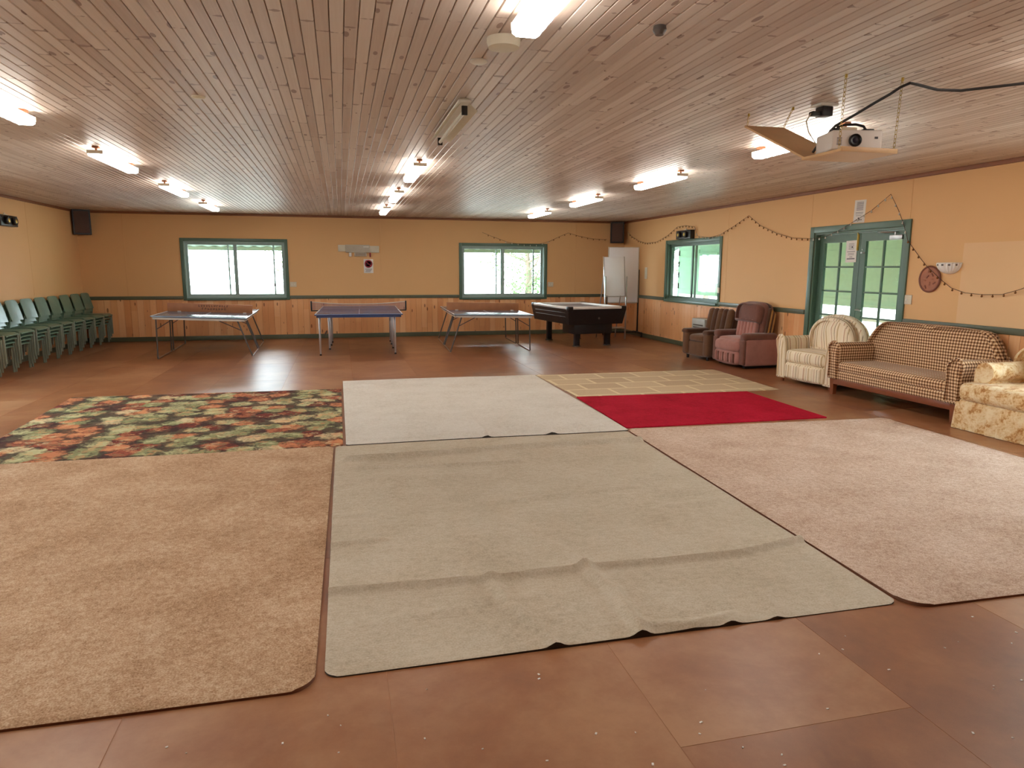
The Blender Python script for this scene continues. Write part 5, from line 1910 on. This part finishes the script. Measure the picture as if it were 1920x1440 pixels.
t = thing('projector', 'white projector with a round black lens on the hanging plywood shelf', 'projector', (3.10, 3.80, H + zt + 0.001), math.radians(-14))
MB().rbox(-0.145, 0.0, 0.012, 0.165, 0.235, 0.128, r=0.012, seg=3).build('body', M['projwhite'], t)
ml = Matrix.Translation((-0.005, 0.0, 0.066)) @ Matrix.Rotation(PI / 2, 4, 'X')
l_ = MB().lathe([(0.0, -0.02), (0.038, -0.02), (0.038, 0.012), (0.032, 0.016), (0.027, 0.008), (0.0, 0.004)], 28, ml).build('lens', M['black'], t)
MB().lathe([(0.0, 0.008), (0.024, 0.006), (0.026, 0.003)], 20, ml).build('lens_glass', plain('dark_lens_glass', srgb(40, 40, 52), 0.08), l_)
for k in range(6):
    MB().box(-0.115, -0.002, 0.04 + k * 0.008, -0.085, 0.001, 0.044 + k * 0.008).build('vent_slat', M['ink'], t, smooth=0)
MB().box(0.115, -0.002, 0.075, 0.135, 0.001, 0.088).build('sensor_window', M['black'], t, smooth=0)
for (x_, y_) in ((-0.11, 0.03), (0.13, 0.03), (0.0, 0.2)):
    MB().cyl((x_, y_, 0.0), (x_, y_, 0.016), 0.012, n=10).build('foot', M['black'], t)
q = MB()
q.tube([(-0.10, 0.06, 0.132), (-0.09, 0.06, 0.155), (-0.05, 0.055, 0.168), (0.02, 0.055, 0.17), (0.07, 0.06, 0.16), (0.09, 0.06, 0.132)], 0.008, 8)
q.build('handle_loop', M['black'], t)
MB().rbox(-0.125, 0.04, 0.126, -0.075, 0.10, 0.148, r=0.005, seg=1).build('handle_foot', M['black'], t)
MB().rbox(0.06, 0.04, 0.126, 0.13, 0.10, 0.142, r=0.005, seg=1).build('handle_foot', M['black'], t)

q = MB()
cab = [(3.07, 4.16, 2.325), (3.08, 4.11, 2.38), (3.12, 4.02, 2.47), (3.17, 3.90, 2.52), (3.22, 3.80, 2.57), (3.26, 3.73, 2.605), (3.29, 3.69, 2.635), (3.33, 3.66, 2.655), (3.38, 3.66, 2.65), (3.55, 3.68, 2.635), (3.69, 3.65, 2.632), (3.81, 3.58, 2.64), (3.97, 3.48, 2.65), (4.4, 3.25, 2.675), (5.2, 2.9, 2.68), (6.78, 2.6, 2.68)]
q.tube(cab, 0.0085, 8)
tag(q.build('cable', M['black']), 'black cable sagging along the ceiling down to the projector', 'cable')

t = thing('ceiling_socket', 'ceiling socket with a black plug pack above the projector shelf', 'socket', (3.33, 4.42, H))
MB().rbox(-0.07, -0.06, -0.02, 0.07, 0.06, 0.0, r=0.006, seg=1).build('socket_plate', M['white'], t)
MB().rbox(-0.045, -0.045, -0.085, 0.04, 0.04, -0.02, r=0.008, seg=2).build('plug_pack', M['black'], t)
MB().rbox(-0.11, -0.03, -0.085, -0.045, 0.02, -0.055, r=0.006, seg=2).build('plug', M['black'], t)
q = MB()
q.tube([(-0.11, -0.005, -0.07), (-0.16, -0.03, -0.13), (-0.20, -0.12, -0.22), (-0.24, -0.25, -0.31), (-0.28, -0.36, -0.36)], 0.004, 6)
q.build('lead', M['offwhite'], t)
